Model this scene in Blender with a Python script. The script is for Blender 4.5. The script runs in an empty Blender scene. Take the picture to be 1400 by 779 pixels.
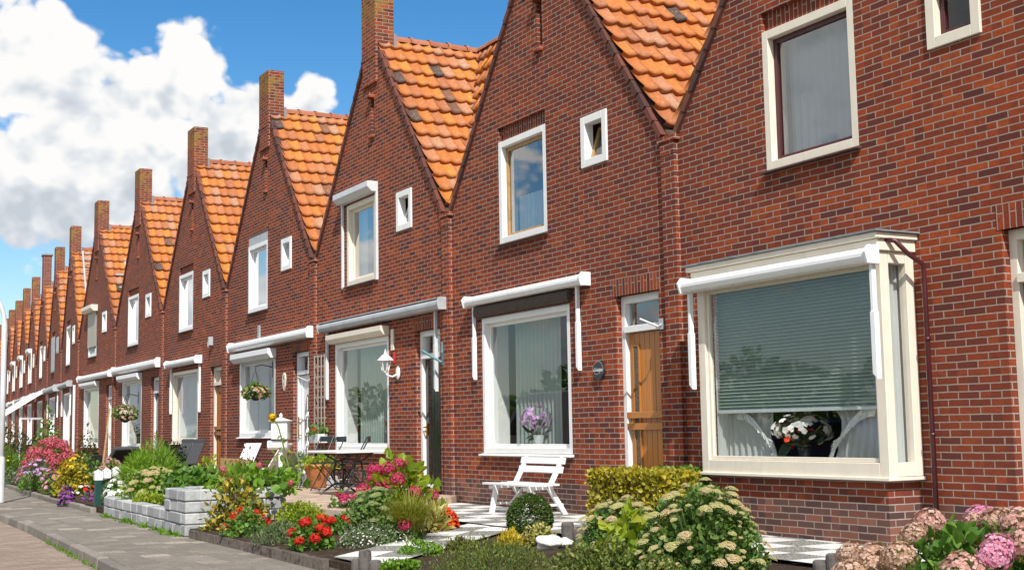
import bpy, bmesh, math, random
import numpy as np
from mathutils import Vector, Matrix
random.seed(7); rng = np.random.default_rng(7)
SC = bpy.context.scene
COL = SC.collection
PI = math.pi
# ------------------------------------------------------------------ calibration
W_ = 5.56            # width of one house of the row, metres
D_ = 8.432           # distance from the viewer to the line of the facades
EYE = 1.065          # eye height above the foot of the house walls
FPX, YAW, PITCH, ROLL = 1771.8, 1.0609, 0.1098, -0.0178
X1 = -2.0543 * W_
def VX(i): return X1 - (i - 1) * W_
FW = Vector((-math.sin(YAW)*math.cos(PITCH), math.cos(YAW)*math.cos(PITCH), math.sin(PITCH)))
RT = Vector((math.cos(YAW), math.sin(YAW), 0)); UP = RT.cross(FW)
RT, UP = math.cos(ROLL)*RT + math.sin(ROLL)*UP, -math.sin(ROLL)*RT + math.cos(ROLL)*UP
def ray(px, py): return FW + RT*((px-700)/FPX) - UP*((py-389.5)/FPX)
def aty(px, py, y):
    d = ray(px, py); P = d*(y/d.y); P.z += EYE; return P
def atz(px, py, z):
    d = ray(px, py); P = d*((z-EYE)/d.z); P.z = z; return P
def depth_at(P): return (Vector(P)-Vector((0, 0, EYE))).dot(FW)
def zg(y):                      # height of the garden soil
    return -0.1 + max(0, min(1, (y-4.35)/2.65))*0.1

# ------------------------------------------------------------------ objects
def tag(o, label=None, cat=None, group=None, kind=None):
    if label: o['label'] = label
    if cat: o['category'] = cat
    if group: o['group'] = group
    if kind: o['kind'] = kind
    return o
def empty(name, loc=(0, 0, 0), rz=0, label=None, cat=None, group=None):
    o = bpy.data.objects.new(name, None); COL.objects.link(o)
    o.location = loc; o.rotation_euler = (0, 0, rz); o.empty_display_size = .2
    return tag(o, label, cat, group)
def link(name, me, parent=None, loc=None):
    o = bpy.data.objects.new(name, me); COL.objects.link(o)
    if parent: o.parent = parent
    if loc is not None: o.location = loc
    return o
class MB:
    def __init__(s): s.v = []; s.f = []; s.m = []
    def add(s, vs, fs, m=0):
        b = len(s.v); s.v += [tuple(p) for p in vs]
        for f in fs: s.f.append(tuple(b+i for i in f)); s.m.append(m)
        return s
    def box(s, x0, x1, y0, y1, z0, z1, m=0):
        return s.add([(x0,y0,z0),(x1,y0,z0),(x1,y1,z0),(x0,y1,z0),(x0,y0,z1),(x1,y0,z1),(x1,y1,z1),(x0,y1,z1)],
          [(0,3,2,1),(4,5,6,7),(0,1,5,4),(1,2,6,5),(2,3,7,6),(3,0,4,7)], m)
    def quad(s, a, b, c, d, m=0): return s.add([a,b,c,d], [(0,1,2,3)], m)
    def bar(s, p0, p1, w, h, m=0, up=(0,0,1)):
        p0=Vector(p0); p1=Vector(p1); d=(p1-p0).normalized(); u=Vector(up)
        if abs(d.dot(u))>.98: u=Vector((0,1,0))
        r=d.cross(u).normalized(); u=r.cross(d)
        vs=[p+r*a*w/2+u*b*h/2 for p in (p0,p1) for a,b in ((-1,-1),(1,-1),(1,1),(-1,1))]
        return s.add(vs, [(0,1,2,3),(7,6,5,4),(0,4,5,1),(1,5,6,2),(2,6,7,3),(3,7,4,0)], m)
    def tube(s, pts, r, n=8, m=0, cap=True):
        pts=[Vector(p) for p in pts]; k=len(pts)
        rs=r if isinstance(r,(list,tuple)) else [r]*k
        base=len(s.v); prev=None
        for i,p in enumerate(pts):
            d=(pts[min(i+1,k-1)]-pts[max(i-1,0)]).normalized()
            if prev is None: a=d.orthogonal().normalized()
            else: a=(prev-d*prev.dot(d)).normalized()
            prev=a; b=d.cross(a)
            for j in range(n):
                t=2*PI*j/n; s.v.append(tuple(p+(a*math.cos(t)+b*math.sin(t))*rs[i]))
        for i in range(k-1):
            for j in range(n):
                q=base+i*n; s.f.append((q+j,q+(j+1)%n,q+n+(j+1)%n,q+n+j)); s.m.append(m)
        if cap:
            s.f.append(tuple(base+j for j in reversed(range(n)))); s.m.append(m)
            s.f.append(tuple(base+(k-1)*n+j for j in range(n))); s.m.append(m)
        return s
    def lathe(s, prof, c=(0,0,0), n=20, m=0):
        base=len(s.v); k=len(prof)
        for r,z in prof:
            for j in range(n):
                t=2*PI*j/n; s.v.append((c[0]+r*math.cos(t),c[1]+r*math.sin(t),c[2]+z))
        for i in range(k-1):
            for j in range(n):
                q=base+i*n; s.f.append((q+j,q+(j+1)%n,q+n+(j+1)%n,q+n+j)); s.m.append(m)
        if prof[0][0]>1e-6: s.f.append(tuple(base+j for j in reversed(range(n)))); s.m.append(m)
        if prof[-1][0]>1e-6: s.f.append(tuple(base+(k-1)*n+j for j in range(n))); s.m.append(m)
        return s
    def extr(s, prof, x0, x1, m=0):          # (y, z) profile, counter-clockwise seen from +x, run along x
        n=len(prof)
        vs=[(x0,y,z) for y,z in prof]+[(x1,y,z) for y,z in prof]
        return s.add(vs,[tuple(reversed(range(n))),tuple(range(n,2*n))]+[(i,(i+1)%n,n+(i+1)%n,n+i) for i in range(n)],m)
    def prism(s, pts, z0, z1, m=0):          # (x, y) outline raised from z0 to z1
        n=len(pts); vs=[(x,y,z0) for x,y in pts]+[(x,y,z1) for x,y in pts]
        return s.add(vs,[tuple(reversed(range(n))),tuple(range(n,2*n))]+[(i,(i+1)%n,n+(i+1)%n,n+i) for i in range(n)],m)
    def mesh(s, name, mats, bevel=0, smooth=False):
        me=bpy.data.meshes.new(name); me.from_pydata(s.v,[],s.f)
        if not isinstance(mats,(list,tuple)): mats=[mats]
        for x in mats: me.materials.append(x)
        if len(mats)>1: me.polygons.foreach_set('material_index', s.m)
        if bevel:
            bm=bmesh.new(); bm.from_mesh(me)
            bmesh.ops.bevel(bm,geom=bm.edges[:],offset=bevel,segments=1,affect='EDGES',clamp_overlap=True)
            bm.to_mesh(me); bm.free()
        if smooth: me.polygons.foreach_set('use_smooth',[True]*len(me.polygons))
        me.update(); return me
    def build(s, name, mats, parent=None, bevel=0, smooth=False, loc=None):
        return link(name, s.mesh(name,mats,bevel,smooth), parent, loc)

# ------------------------------------------------------------------ materials
MATS = {}
class NT:
    def __init__(s, name):
        s.mat=bpy.data.materials.new(name); s.mat.use_nodes=True; s.t=s.mat.node_tree; s.t.nodes.clear()
        s.out=s.n('ShaderNodeOutputMaterial')
    def n(s, typ, ins=None, **kw):
        nd=s.t.nodes.new(typ)
        for k,v in kw.items(): setattr(nd,k,v)
        for k,v in (ins or {}).items():
            if isinstance(v,bpy.types.NodeSocket): s.t.links.new(v,nd.inputs[k])
            else: nd.inputs[k].default_value=v
        return nd
    def math(s, op, a, b=0.0, c=None, clamp=False):
        ins={0:a,1:b}
        if c is not None: ins[2]=c
        return s.n('ShaderNodeMath',ins,operation=op,use_clamp=clamp).outputs[0]
    def mix(s, f, a, b, bt='MIX'):
        nd=s.n('ShaderNodeMix',data_type='RGBA',blend_type=bt)
        for k,v in ((0,f),(6,a),(7,b)):
            if isinstance(v,bpy.types.NodeSocket): s.t.links.new(v,nd.inputs[k])
            else: nd.inputs[k].default_value=v if k==0 else ((*v,1) if len(v)==3 else v)
        return nd.outputs[2]
    def ramp(s, f, stops, interp='LINEAR'):
        nd=s.n('ShaderNodeValToRGB',{0:f}); r=nd.color_ramp; r.interpolation=interp
        while len(r.elements)<len(stops): r.elements.new(.5)
        for e,(p,c) in zip(r.elements,stops):
            e.position=p; e.color=(c,c,c,1) if not hasattr(c,'__len__') else (*c[:3],1)
        return nd.outputs[0]
    def noise(s, vec, scale, detail=4, rough=.55, out=0):
        ins={'Scale':scale,'Detail':detail,'Roughness':rough}
        if vec is not None: ins['Vector']=vec
        return s.n('ShaderNodeTexNoise',ins).outputs[out]
    def coord(s, which='Object'): return s.n('ShaderNodeTexCoord').outputs[which]
    def xyz(s, v): return s.n('ShaderNodeSeparateXYZ',{0:v}).outputs
    def vec(s, x, y, z=0.0): return s.n('ShaderNodeCombineXYZ',{0:x,1:y,2:z}).outputs[0]
    def bump(s, h, dist, strength=1.0, normal=None):
        ins={'Height':h,'Distance':dist,'Strength':strength}
        if normal is not None: ins['Normal']=normal
        return s.n('ShaderNodeBump',ins).outputs[0]
    def bsdf(s, col, rough=.6, normal=None, spec=.5, metal=0.0, **kw):
        ins={'Base Color':col if isinstance(col,bpy.types.NodeSocket) else (*col[:3],1),'Roughness':rough,'Specular IOR Level':spec,'Metallic':metal}
        if normal is not None: ins['Normal']=normal
        ins.update(kw)
        return s.n('ShaderNodeBsdfPrincipled',ins).outputs[0]
    def done(s, sh):
        s.t.links.new(sh,s.out.inputs[0]); return s.mat

def plain(name, col, rough=.5, var=.12, scale=9, bump=.0006, spec=.5, metal=0.0, dirt=0.0):
    key=(name,)
    if key in MATS: return MATS[key]
    t=NT(name); v=t.coord()
    n1=t.noise(v,scale,5,.6)
    c2=[max(0,x*(1-2*var)) for x in col]; c3=[min(1,x*(1+.8*var)) for x in col]
    c=t.ramp(n1,[(.25,c2),(.5,col),(.8,c3)])
    if dirt:
        n2=t.noise(t.n('ShaderNodeMapping',{0:v,3:(14,14,2.2)}).outputs[0],1.0,5,.65)
        c=t.mix(t.math('MULTIPLY',t.ramp(n2,[(.52,0),(.75,1)]),dirt),c,(.2,.17,.13))
    r=t.math('MULTIPLY_ADD',t.noise(v,scale*2.3,3),.25,rough-.12)
    nm=t.bump(t.noise(v,scale*12,3),bump) if bump else None
    MATS[key]=t.done(t.bsdf(c,r,nm,spec,metal)); return MATS[key]

def brick_mat(name, soldier=False, lichen=False, plinth=True, cols=None):
    t=NT(name); v=t.coord(); x,y,z=t.xyz(v)
    rnd=t.n('ShaderNodeObjectInfo').outputs['Random']
    u=t.math('ADD',x,y)
    # slight waviness so that courses are hand laid
    wob=t.math('MULTIPLY',t.math('SUBTRACT',t.noise(t.vec(x,y,z),1.7,2),.5),.012)
    zz=t.math('ADD',z,wob)
    zz=t.math('ADD',zz,t.math('MULTIPLY',t.math('SUBTRACT',t.noise(v,21,2),.5),.006))
    uu=t.math('ADD',u,t.math('MULTIPLY',t.math('FLOOR',t.math('MULTIPLY',rnd,97.0)),2.2))
    uu=t.math('ADD',uu,t.math('MULTIPLY',t.math('SUBTRACT',t.noise(v,19,2),.5),.008))
    if soldier: bv=t.vec(zz,uu); 
    else: bv=t.vec(uu,zz)
    kw=dict(offset=.5,offset_frequency=2,squash=1.0,squash_frequency=2)
    b=t.n('ShaderNodeTexBrick',{'Vector':bv,'Color1':(0,0,0,1),'Color2':(1,1,1,1),'Mortar':(.5,.5,.5,1),'Scale':1.0,
        'Mortar Size':.0062,'Mortar Smooth':.2,'Bias':0.0,'Brick Width':.22 if not soldier else .3,'Row Height':.0617 if not soldier else .062},**kw)
    rv=b.outputs[0]; fac=b.outputs[1]
    # wild bond: a header joint cut through about a quarter of the stretchers
    if not soldier:
        row=t.math('FLOOR',t.math('DIVIDE',zz,.0617))
        sh=t.math('ADD',uu,t.math('MULTIPLY',t.math('MODULO',t.math('ABSOLUTE',row),2.0),.11))
        cell=t.math('FLOOR',t.math('DIVIDE',sh,.22))
        wn=t.n('ShaderNodeTexWhiteNoise',{'Vector':t.vec(cell,row)},noise_dimensions='2D').outputs[0]
        frac=t.math('SUBTRACT',t.math('DIVIDE',sh,.22),cell)
        hj=t.math('LESS_THAN',t.math('ABSOLUTE',t.math('SUBTRACT',frac,.5)),.032)
        hj=t.math('MULTIPLY',hj,t.math('LESS_THAN',wn,.2))
        fac=t.math('MAXIMUM',fac,hj)
        half=t.math('MULTIPLY',t.math('GREATER_THAN',frac,.5),t.math('LESS_THAN',wn,.2))
        rv=t.math('FRACT',t.math('ADD',rv,t.math('MULTIPLY',half,.37)))
    cols=cols or [(0,(.10,.036,.032)),(.10,(.145,.042,.032)),(.32,(.235,.049,.024)),(.7,(.31,.058,.021)),(.9,(.40,.076,.022)),(1,(.46,.10,.028))]
    c=t.ramp(rv,cols)
    mot=t.noise(t.vec(t.math('MULTIPLY',uu,11.),t.math('MULTIPLY',zz,19.)),1.0,3,.6)
    c=t.mix(t.math('MULTIPLY',t.ramp(mot,[(.50,0),(.72,1)]),.6),c,(.125,.038,.028))
    stk=t.noise(t.vec(t.math('MULTIPLY',u,2.6),t.math('MULTIPLY',z,.22)),1.0,5,.65)
    big=t.noise(v,.55,4,.6)
    c=t.mix(t.math('MULTIPLY',t.ramp(big,[(.47,0),(.74,1)]),.38),c,(.10,.052,.045))
    c=t.mix(t.math('MULTIPLY',t.ramp(stk,[(.5,0),(.75,1)]),.45),c,(.085,.04,.034))
    fine=t.noise(v,55,4,.7)
    c=t.mix(t.ramp(fine,[(.35,.5),(.6,0)]),c,(.10,.028,.02))
    pos=t.n('ShaderNodeNewGeometry').outputs['Position']
    hv=t.noise(pos,.16,2)
    c=t.mix(t.ramp(hv,[(.4,.35),(.6,0)]),c,(.14,.04,.03))
    mort=t.mix(t.noise(v,7,4,.6),(.42,.33,.275),(.25,.19,.155))
    if plinth and not soldier:
        pl=t.math('LESS_THAN',zz,.37)
        c=t.mix(t.math('MULTIPLY',pl,.8),c,t.ramp(rv,[(0,(.07,.05,.05)),(.4,(.11,.07,.065)),(.75,(.16,.075,.06)),(1,(.24,.11,.08))]))
        # efflorescence and splash marks low on the wall
        ef=t.math('MULTIPLY',t.ramp(t.noise(v,2.6,5,.7),[(.55,0),(.8,1)]),t.ramp(z,[(0,.6),(.6,0)]))
        c=t.mix(t.math('MULTIPLY',ef,.6),c,(.30,.24,.2))
    col=t.mix(fac,c,mort)
    if lichen:
        ln=t.ramp(t.noise(v,6.5,6,.72),[(.46,0),(.56,1)])
        ln=t.math('MULTIPLY',ln,t.ramp(t.math('SUBTRACT',z,7.55),[(.0,0),(.9,1)]))
        col=t.mix(t.math('MULTIPLY',ln,.8),col,t.mix(t.noise(v,23,3),(.34,.23,.03),(.20,.17,.06)))
    h=t.math('SUBTRACT',t.math('MULTIPLY',t.noise(v,70,4,.65),.28),t.math('MULTIPLY',fac,1.0))
    nm=t.bump(h,.006,.9)
    return t.done(t.bsdf(col,.92,nm,.08))

def island_mat(name, stops, rough=.6, spec=.4, noise=None, transl=0.0, bump=0, nscale=30, lich=None, hue=0):
    t=NT(name); v=t.coord()
    rnd=t.n('ShaderNodeNewGeometry').outputs['Random Per Island']
    orn=t.n('ShaderNodeObjectInfo').outputs['Random']
    r=t.math('FRACT',t.math('ADD',rnd,t.math('MULTIPLY',orn,.73)))
    c=t.ramp(r,stops)
    n1=t.noise(v,nscale,4,.65)
    c=t.mix(t.ramp(n1,[(.3,.38),(.7,0)]),c,[x*.35 for x in stops[0][1]])
    if lich:
        for sc,lo,hi,lc,am in lich:
            off=t.n('ShaderNodeVectorMath',{0:v,1:t.vec(t.math('MULTIPLY',orn,57.),t.math('MULTIPLY',orn,23.),sc)},operation='ADD').outputs[0]
            m=t.ramp(t.noise(off,sc,5,.7),[(lo,0),(hi,1)])
            c=t.mix(t.math('MULTIPLY',m,am),c,lc)
    nm=t.bump(t.noise(v,nscale*2,4),bump) if bump else None
    sh=t.bsdf(c,rough,nm,spec)
    if transl:
        tr=t.n('ShaderNodeBsdfTranslucent',{0:t.mix(.5,c,t.mix(1.0,c,(1.6,1.5,.6),'MULTIPLY'))}).outputs[0]
        sh=t.n('ShaderNodeMixShader',{0:transl,1:sh,2:tr}).outputs[0]
    return t.done(sh)

BRICK=brick_mat('brick_wall'); SOLD=brick_mat('brick_soldier',soldier=True); CHIM=brick_mat('brick_chimney',lichen=True,plinth=False)
BRICKHOT=brick_mat('brick_pink',plinth=False,cols=[(0,(.2,.07,.05)),(.5,(.3,.1,.075)),(1,(.36,.14,.1))])
VBRICK=island_mat('verge_brick',[(0,(.08,.035,.03)),(.4,(.13,.045,.034)),(1,(.2,.062,.04))],rough=.85,bump=.004,nscale=40)
TILE=island_mat('clay_pantile',[(0,(.09,.06,.05)),(.009,(.10,.065,.05)),(.03,(.42,.15,.06)),(.2,(.50,.165,.045)),(.45,(.58,.185,.036)),(.62,(.62,.235,.038)),(.75,(.54,.165,.042)),(.88,(.52,.21,.095)),(1,(.50,.27,.165))],
     rough=.62,spec=.35,bump=.002,nscale=26,lich=[(23,.60,.70,(.60,.50,.42),.7),(3.1,.60,.75,(.20,.10,.06),.55),(17,.68,.74,(.6,.42,.06),.6)])
RIDGE=island_mat('clay_ridge',[(0,(.3,.1,.05)),(.5,(.38,.12,.05)),(1,(.44,.16,.08))],rough=.7,bump=.002,lich=[(9,.55,.7,(.3,.24,.17),.6)])
MORTAR=plain('verge_mortar',(.13,.10,.08),.9,.45,14,.006)
WHITE=plain('white_paint',(.80,.80,.79),.38,.03,5,.0003,dirt=.10)
WHITEP=plain('white_pvc',(.82,.83,.84),.3,.02,5,.0001)
CREAM=plain('cream_paint',(.76,.69,.58),.38,.04,5,.0003,dirt=.12)
GREYP=plain('grey_painted_metal',(.42,.44,.46),.4,.12,4,.0003)
GREYL=plain('pale_grey_metal',(.62,.64,.66),.35,.06,4,.0002)
TAN=plain('tan_timber',(.42,.25,.10),.4,.2,12,.0006)
MAROON=plain('maroon_paint',(.07,.012,.016),.35,.15,8,.0004)
BLACKP=plain('black_gloss_paint',(.012,.013,.013),.12,.2,6,.0006,spec=.6)
BLACKM=plain('black_iron',(.018,.02,.022),.45,.2,20,.0005)
DGREY=plain('charcoal_textile',(.055,.058,.065),.8,.15,40,.001)
DGREEN=plain('dark_green_paint',(.012,.06,.05),.4,.15,10,.0004)
BEIGE=plain('beige_slats',(.44,.41,.34),.5,.06,6,.0003)
LEAD=plain('lead_sheet',(.22,.23,.25),.55,.25,7,.002)
TERRA=plain('terracotta',(.44,.17,.06),.7,.2,9,.001)
BROWNC=plain('brown_canvas',(.075,.055,.045),.85,.25,18,.003)
SILLB=plain('dark_sill_tile',(.10,.05,.04),.5,.25,12,.001)
BRASS=plain('brass',(.6,.42,.12),.25,.08,10,0,metal=1.0)
STEEL=plain('steel',(.55,.56,.58),.28,.08,10,0,metal=1.0)
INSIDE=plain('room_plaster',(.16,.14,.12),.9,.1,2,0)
BARK=plain('bark',(.09,.06,.04),.9,.35,24,.004)
STEM=plain('green_stem',(.10,.15,.04),.7,.25,24,.001)
WHITESTONE=plain('white_stone',(.78,.77,.74),.8,.1,10,.006)
TEAL=plain('teal_paint',(.07,.2,.22),.4,.15,10,.0004)
RED=plain('red_paint',(.5,.02,.03),.4,.1,10,.0003)
BAMBOO=plain('bamboo',(.42,.28,.13),.5,.2,18,.001)
OCHRE=plain('ochre_board',(.50,.34,.14),.6,.12,9,.001)
def glass_mat(name, tint, boost=1.5):
    t=NT(name); v=t.coord()
    bk=t.n('ShaderNodeNewGeometry').outputs['Backfacing']
    fr=t.n('ShaderNodeFresnel',{0:t.math('SUBTRACT',1.5,t.math('MULTIPLY',bk,1.5-1/1.5))}).outputs[0]
    nm=t.bump(t.noise(v,.8,1),.004,.35)
    fr=t.math('MULTIPLY',fr,boost,clamp=True)
    tr=t.n('ShaderNodeBsdfTransparent',{0:(*tint,1)}).outputs[0]
    gl=t.n('ShaderNodeBsdfGlossy',{0:(1,1,1,1),1:.0,'Normal':nm}).outputs[0]
    return t.done(t.n('ShaderNodeMixShader',{0:fr,1:tr,2:gl}).outputs[0])
GLASS=glass_mat('window_glass',(.93,.96,.955),1.3); GLASSD=glass_mat('double_glass',(.88,.92,.92),3.4)
def cloth(name, col, tr=.35):
    t=NT(name); v=t.coord()
    c=t.mix(t.noise(v,3,3),[x*.9 for x in col],col)
    wv=t.noise(v,220,2)
    nm=t.bump(wv,.0008)
    a=t.bsdf(c,.85,nm,.15); b=t.n('ShaderNodeBsdfTranslucent',{0:c}).outputs[0]
    return t.done(t.n('ShaderNodeMixShader',{0:tr,1:a,2:b}).outputs[0])
CURT=cloth('pale_green_curtain',(.52,.60,.56)); NET=cloth('white_net_curtain',(.88,.89,.87),.5); BLIND=cloth('blue_grey_blind',(.47,.56,.54),.2)
FRILL=cloth('white_frill',(.9,.9,.88),.15)
SKYREFLNET=cloth('sky_reflection_net',(.34,.45,.52),.35)  # the pane's blue sky reflection and the dim room painted into the net
FABRIC=cloth('awning_fabric',(.75,.74,.70),.3)
def wood_door(name, c1, c2):
    t=NT(name); v=t.coord(); x,y,z=t.xyz(v)
    g=t.noise(t.vec(t.math('MULTIPLY',x,38.),t.math('MULTIPLY',y,10.),t.math('MULTIPLY',z,2.2)),1.0,5,.6)
    c=t.mix(g,c1,c2); nm=t.bump(g,.0012)
    return t.done(t.bsdf(c,.25,nm,.5))
WOOD=wood_door('varnished_door',(.56,.22,.045),(.34,.12,.02)); WOODO=wood_door('orange_door',(.42,.15,.03),(.27,.085,.015))
def frosted(name):
    t=NT(name); v=t.coord()
    vo=t.n('ShaderNodeTexVoronoi',{'Vector':v,'Scale':42.}).outputs[0]
    return t.done(t.bsdf(t.ramp(vo,[(0,(.02,.018,.015)),(.6,(.11,.10,.08))]),.15,t.bump(vo,.006),.6))
FROST=frosted('pebbled_glass')
# ------------------------------------------------------------------ houses
EAVE, APEX, XM = 4.18, 7.68, W_/2
SLP = (APEX-EAVE)/(XM-.05)
def clip(poly, fn):
    out=[]
    for i,p in enumerate(poly):
        q=poly[(i+1)%len(poly)]; a=fn(p); b=fn(q)
        if a>=0: out.append(p)
        if a*b<0:
            t=a/(a-b); out.append((p[0]+t*(q[0]-p[0]),p[1]+t*(q[1]-p[1])))
    return out
def facade(mb, holes, zb=-.35):
    """front sheet of the wall with openings (x0,x1,z0,z1,depth) and their brick reveals"""
    xs=sorted({0,W_,XM,*[h[0] for h in holes],*[h[1] for h in holes]})
    zs=sorted({zb,EAVE,APEX,*[h[2] for h in holes],*[h[3] for h in holes]})
    f1=lambda p: EAVE+max(0,0)+SLP*(p[0]-.05)-p[1]
    f2=lambda p: EAVE+SLP*(W_-.05-p[0])-p[1]
    for i in range(len(xs)-1):
        for j in range(len(zs)-1):
            cx=(xs[i]+xs[i+1])/2; cz=(zs[j]+zs[j+1])/2
            if any(h[0]<cx<h[1] and h[2]<cz<h[3] for h in holes): continue
            p=[(xs[i],zs[j]),(xs[i+1],zs[j]),(xs[i+1],zs[j+1]),(xs[i],zs[j+1])]
            if zs[j]>=EAVE-1e-6: p=clip(clip(p,f1),f2)
            if len(p)>2: mb.add([(a,0,b) for a,b in p],[tuple(range(len(p)))])
    for x0,x1,z0,z1,d in holes:
        mb.quad((x0,0,z0),(x0,0,z1),(x0,d,z1),(x0,d,z0)); mb.quad((x1,0,z1),(x1,0,z0),(x1,d,z0),(x1,d,z1))
        mb.quad((x0,0,z1),(x1,0,z1),(x1,d,z1),(x0,d,z1)); mb.quad((x1,0,z0),(x0,0,z0),(x0,d,z0),(x1,d,z0))
    for sx in (-1,1):       # thickness of the gable along the rakes
        xa=.05 if sx<0 else W_-.05
        mb.quad((xa,0,EAVE),(XM,0,APEX),(XM,.2,APEX),(xa,.2,EAVE))
def pantiles(mb, O, U, V, N, poly, gu=.2, gv=.327, rs=1):
    r=np.random.default_rng(rs); O,U,V,N=map(Vector,(O,U,V,N))
    us=[p[0] for p in poly]; vs=[p[1] for p in poly]
    def inside(u,v):
        c=False; n=len(poly)
        for i in range(n):
            x1,y1=poly[i]; x2,y2=poly[(i+1)%n]
            if (y1>v)!=(y2>v) and u<(x2-x1)*(v-y1)/(y2-y1)+x1: c=not c
        return c
    S=9
    for j in range(int(math.floor(min(vs)/gv))-1,int(math.ceil(max(vs)/gv))+1):
        for i in range(int(math.floor(min(us)/gu))-1,int(math.ceil(max(us)/gu))+1):
            if not inside((i+.5)*gu,(j+.62)*gv): continue
            du=r.normal(0,.003); dh=abs(r.normal(0,.004)); dv=r.normal(0,.006); tw=r.normal(0,.004)
            vv=[]
            for k,(v0,h0) in enumerate(((j*gv-.05,.002),((j+.5)*gv,.026),((j+1)*gv,.062),((j+1)*gv-.005,.008))):
                for s in range(S):
                    q=s/(S-1); u=(i+q*1.07)*gu+du
                    h=.038*(1-abs(math.sin(PI*q*1.0)))**.9+.005*q+h0+dh+tw*(q-.5)
                    P=O+U*u+V*(v0+dv*(k>1))+N*h; vv.append(tuple(P))
            ff=[(k*S+s,k*S+s+1,(k+1)*S+s+1,(k+1)*S+s) for k in range(3) for s in range(S-1)]
            mb.add(vv,ff,0)
ROOFS={}
def roof_meshes(k, CY, y0):
    """tiles of the street gable roof and of the steep main roof behind it; ridge tiles; lead valleys"""
    if (k,CY) in ROOFS: return ROOFS[k,CY]
    L=math.hypot(XM-.03,APEX-EAVE+.04); mb=MB()
    ap=APEX+.005
    cz=(XM)/math.hypot(XM,ap-EAVE); sz=(ap-EAVE)/math.hypot(XM,ap-EAVE)
    Lf=math.hypot(XM,ap-EAVE)
    poly=[(-.04,-.02),(CY+.1,-.02),(y0+.11,Lf-.1),(-.04,Lf-.03)]
    pantiles(mb,(XM,0,ap),(0,1,0),(cz,0,-sz),(sz,0,cz),poly,rs=k*3+1)
    mirrored=[(-CY-.1,-.02),(.04,-.02),(.04,Lf-.03),(-y0-.11,Lf-.1)]
    pantiles(mb,(XM,0,ap),(0,-1,0),(-cz,0,-sz),(-sz,0,cz),mirrored,rs=k*3+2)
    # main roof, front slope between this gable and the next one
    h=ap-EAVE; run=CY-y0; lf=math.hypot(h,run); c2=run/lf; s2=h/lf
    tri=[(-.05,-.02),(W_+.05,-.02),(W_/2,lf-.05)]
    pantiles(mb,(XM,CY,ap),(1,0,0),(0,-c2,-s2),(0,-s2,c2),tri,rs=k*3+3)
    # boarding under the tiles and the rear slope
    e=.012
    mb.quad((XM,0.03,APEX-e),(XM,CY,APEX-e),(W_,y0,EAVE-e),(W_,.03,EAVE-e),1)
    mb.quad((XM,CY,APEX-e),(XM,0.03,APEX-e),(0,.03,EAVE-e),(0,y0,EAVE-e),1)
    mb.add([(XM,CY,APEX-e),(XM+W_,CY,APEX-e),(W_,y0,EAVE-e)],[(0,2,1)],1)
    mb.quad((XM,CY,APEX-e),(XM,CY+2.1,EAVE),(XM+W_,CY+2.1,EAVE),(XM+W_,CY,APEX-e),1)
    me=mb.mesh('roof',[TILE,BARK],smooth=False)
    me.polygons.foreach_set('use_smooth',[True]*len(me.polygons))
    rid=MB(); r=np.random.default_rng(k+50); y=.30
    while y<CY-.05:
        y2=min(y+.36,CY+.02); n=8
        for (a,b,rad) in ((y,y+.05,.135),(y+.05,y2,.115)):
            vs=[(XM+rad*1.05*math.cos(PI*q/n),yy,ap-.055+rad*math.sin(PI*q/n)) for yy in (a,b) for q in range(n+1)]
            rid.add(vs,[(q,q+1,n+2+q,n+1+q) for q in range(n)])
        y=y2
    xq=XM+.1
    while xq<XM+W_-.1:
        n=8; x2=xq+.36
        vs=[(xx,CY+.12*math.cos(PI*q/n),ap-.04+.115*math.sin(PI*q/n)) for xx in (xq,x2) for q in range(n+1)]
        rid.add(vs,[(q,q+1,n+2+q,n+1+q) for q in range(n)]); xq=x2
    rm=rid.mesh('ridge_tile',RIDGE)
    va=MB()
    for sx in (-1,1):
        xa=XM+sx*0.02; xb=XM+sx*(XM-.05)
        a=Vector((xa,CY,ap+.05)); b=Vector((xb,y0+.03,EAVE+.07)); d=(b-a).normalized()
        va.bar(a,b,.09,.03)
    vm=va.mesh('valley_flashing',LEAD)
    ROOFS[k,CY]=(me,rm,vm); return me,rm,vm

def wave(mb, x0, x1, z0, z1, y, amp=.03, per=.11, m=0, hem=.0, rs=0):
    r=np.random.default_rng(rs+int(abs(x0)*100)); n=max(8,int((x1-x0)/per*6)); ph=r.uniform(0,6)
    vs=[]
    for kz,z in enumerate((z0,(z0+z1)/2,z1)):
        p=ph
        for i in range(n+1):
            x=x0+(x1-x0)*i/n
            vs.append((x+.006*math.sin(9*x+kz),y+amp*(1.15-.3*kz/2)*math.sin(2*PI*x/per+1.3*math.sin(3.1*x)+ph),z))
    mb.add(vs,[(k*(n+1)+i,k*(n+1)+i+1,(k+1)*(n+1)+i+1,(k+1)*(n+1)+i) for k in (0,1) for i in range(n)],m)
def frame_bars(mb, x0,x1,z0,z1,y0,y1,w,wt=None,wb=None,m=0):
    wt=wt or w; wb=wb or w
    mb.box(x0,x0+w,y0,y1,z0,z1,m); mb.box(x1-w,x1,y0,y1,z0,z1,m)
    mb.box(x0+w,x1-w,y0,y1,z1-wt,z1,m); mb.box(x0+w,x1-w,y0,y1,z0,z0+wb,m)
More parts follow.
